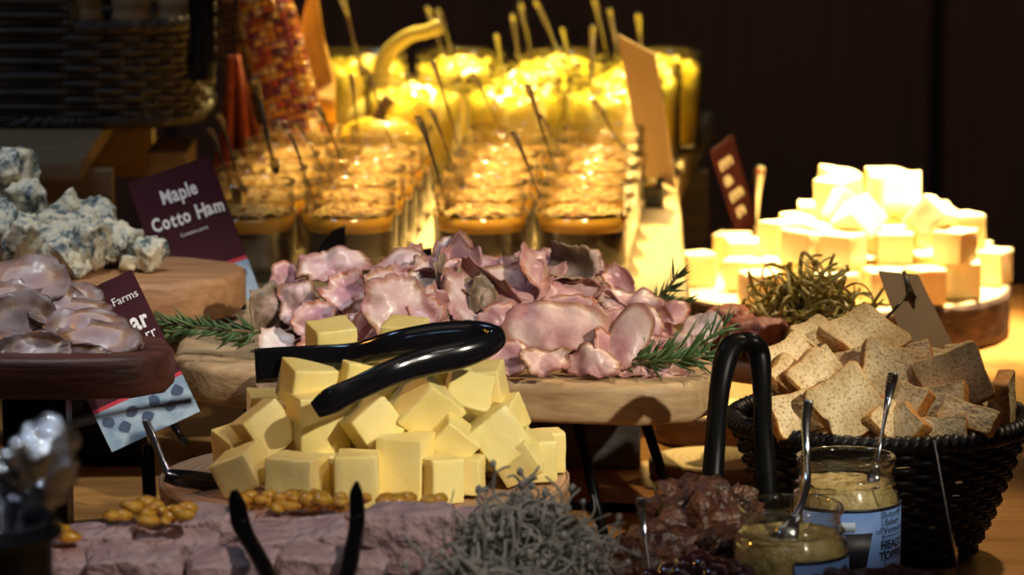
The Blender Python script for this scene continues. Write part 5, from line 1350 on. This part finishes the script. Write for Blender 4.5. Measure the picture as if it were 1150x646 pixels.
scoop(at(8,560,-.72),at(30,462,-.74)-at(-10,510,-.72),.036,.014,'scalloped_head',1)
scoop(at(30,590,-.70),at(84,500,-.72)-at(30,590,-.70),.038,.014,'scalloped_head',2)
scoop(at(20,540,-.70),at(72,480,-.69)-at(20,540,-.70),.034,.014,'scalloped_head',3)
for a_,b_ in ((at(8,560,-.72),Vector((ck.location.x-.01,-.72,.02))),(at(30,590,-.70),Vector((ck.location.x+.008,-.715,.02))),(at(20,542,-.70),Vector((ck.location.x,-.71,.02)))):
    MB().tube([a_,b_],[(.006,.001),(.005,.001)],8,side=(1,0,0)).build('arm',M['steeld'],tf)
sk=root('skewer',(0,0,0),'thin blurred steel rod pointing across the blue-banded sign foot','skewer')
MB().tube([at(216,450,-.60),at(140,462,-.63),at(60,480,-.68),Vector((ck.location.x+.012,-.72,.205)),Vector((ck.location.x+.002,-.73,.03))],[(.0022,.001),(.0014,.001),(.0014,.001),(.0014,.001),(.001,.001)],8,side=UP).build('rod',M['steel'],sk)

spot('fill_spot_table', (.08, .78, 1.5), (.15, .40, .0), 100, (1, .74, .32), 9, .5, .03)  # added spot, brightens the table patch the heat lamp does not reach
spot('heat_lamp_cheese', (.44, 1.0, 1.25), (.305, .92, .07), 720, (1, .74, .40), 17, .6, .05)
spot('heat_lamp_jars', (.05, 1.75, 1.2), (.05, 1.05, .12), 320, (1, .71, .24), 36, .6, .05)
spot('ceiling_spot_front', (1.45, -1.95, 1.45), (.01, .06, .125), 260, (1, .90, .74), 10, .6, .03)
spot('ceiling_spot_left', (-.15, -.1, 1.9), (-.28, .24, .16), 62, (.92, .95, 1), 20, .6, .04)
spot('ceiling_spot_toast', (.75, .75, 1.7), (.20, .14, .08), 85, (1, .76, .48), 16, .5, .03)
area('cool_window', (-1.2, .2, 2.4), (0, .2, 0), 6, (.40, .62, 1), .4)
area('ceiling_glow', (.0, -1.0, 2.6), (0, .3, 0), 2.8, (1, .80, .66), 1.5)
wd = bpy.data.worlds.new('world'); SC.world = wd; wd.use_nodes = True
wd.node_tree.nodes['Background'].inputs[0].default_value = (.9, .72, .6, 1)
wd.node_tree.nodes['Background'].inputs[1].default_value = .018
SC.view_settings.view_transform = 'Standard'; SC.view_settings.look = 'None'; SC.view_settings.gamma = 1
SC.view_settings.exposure = 0
SC.view_settings.use_curve_mapping = False
SC.cycles.transparent_max_bounces = 48
SC.cycles.max_bounces = 10
spot('fill_spot_crock', (-.9, -1.1, 1.4), (-.19, -.72, .2), 80, (.85, .92, 1), 14, .5, .05)  # added cool fill so the foreground steel catches highlights
spot('fill_spot_tray', (.75, -1.7, 1.7), (-.14, -.31, .08), 70, (1, .86, .84), 12, .6, .05)  # extra fill put in to lift the dim pâté tray
spot('fill_spot_near_jars', (.1, .15, 1.5), (-.0, .70, .14), 130, (1, .70, .30), 17, .7, .04)  # added warm fill for the front sides of the near jars
spot('amber_fill_left', (-1.3, .5, 1.1), (-.09, .0, .1), 22, (1, .42, .06), 14, .6, .06)  # invented orange fill, tints the shaded left faces of the cheese
area('cool_glint_fill', (-.6, -3.3, 2.3), (0, .4, .1), 1.4, (.40, .62, 1), .22)  # added cool fill behind the camera for blue glints on the spoons
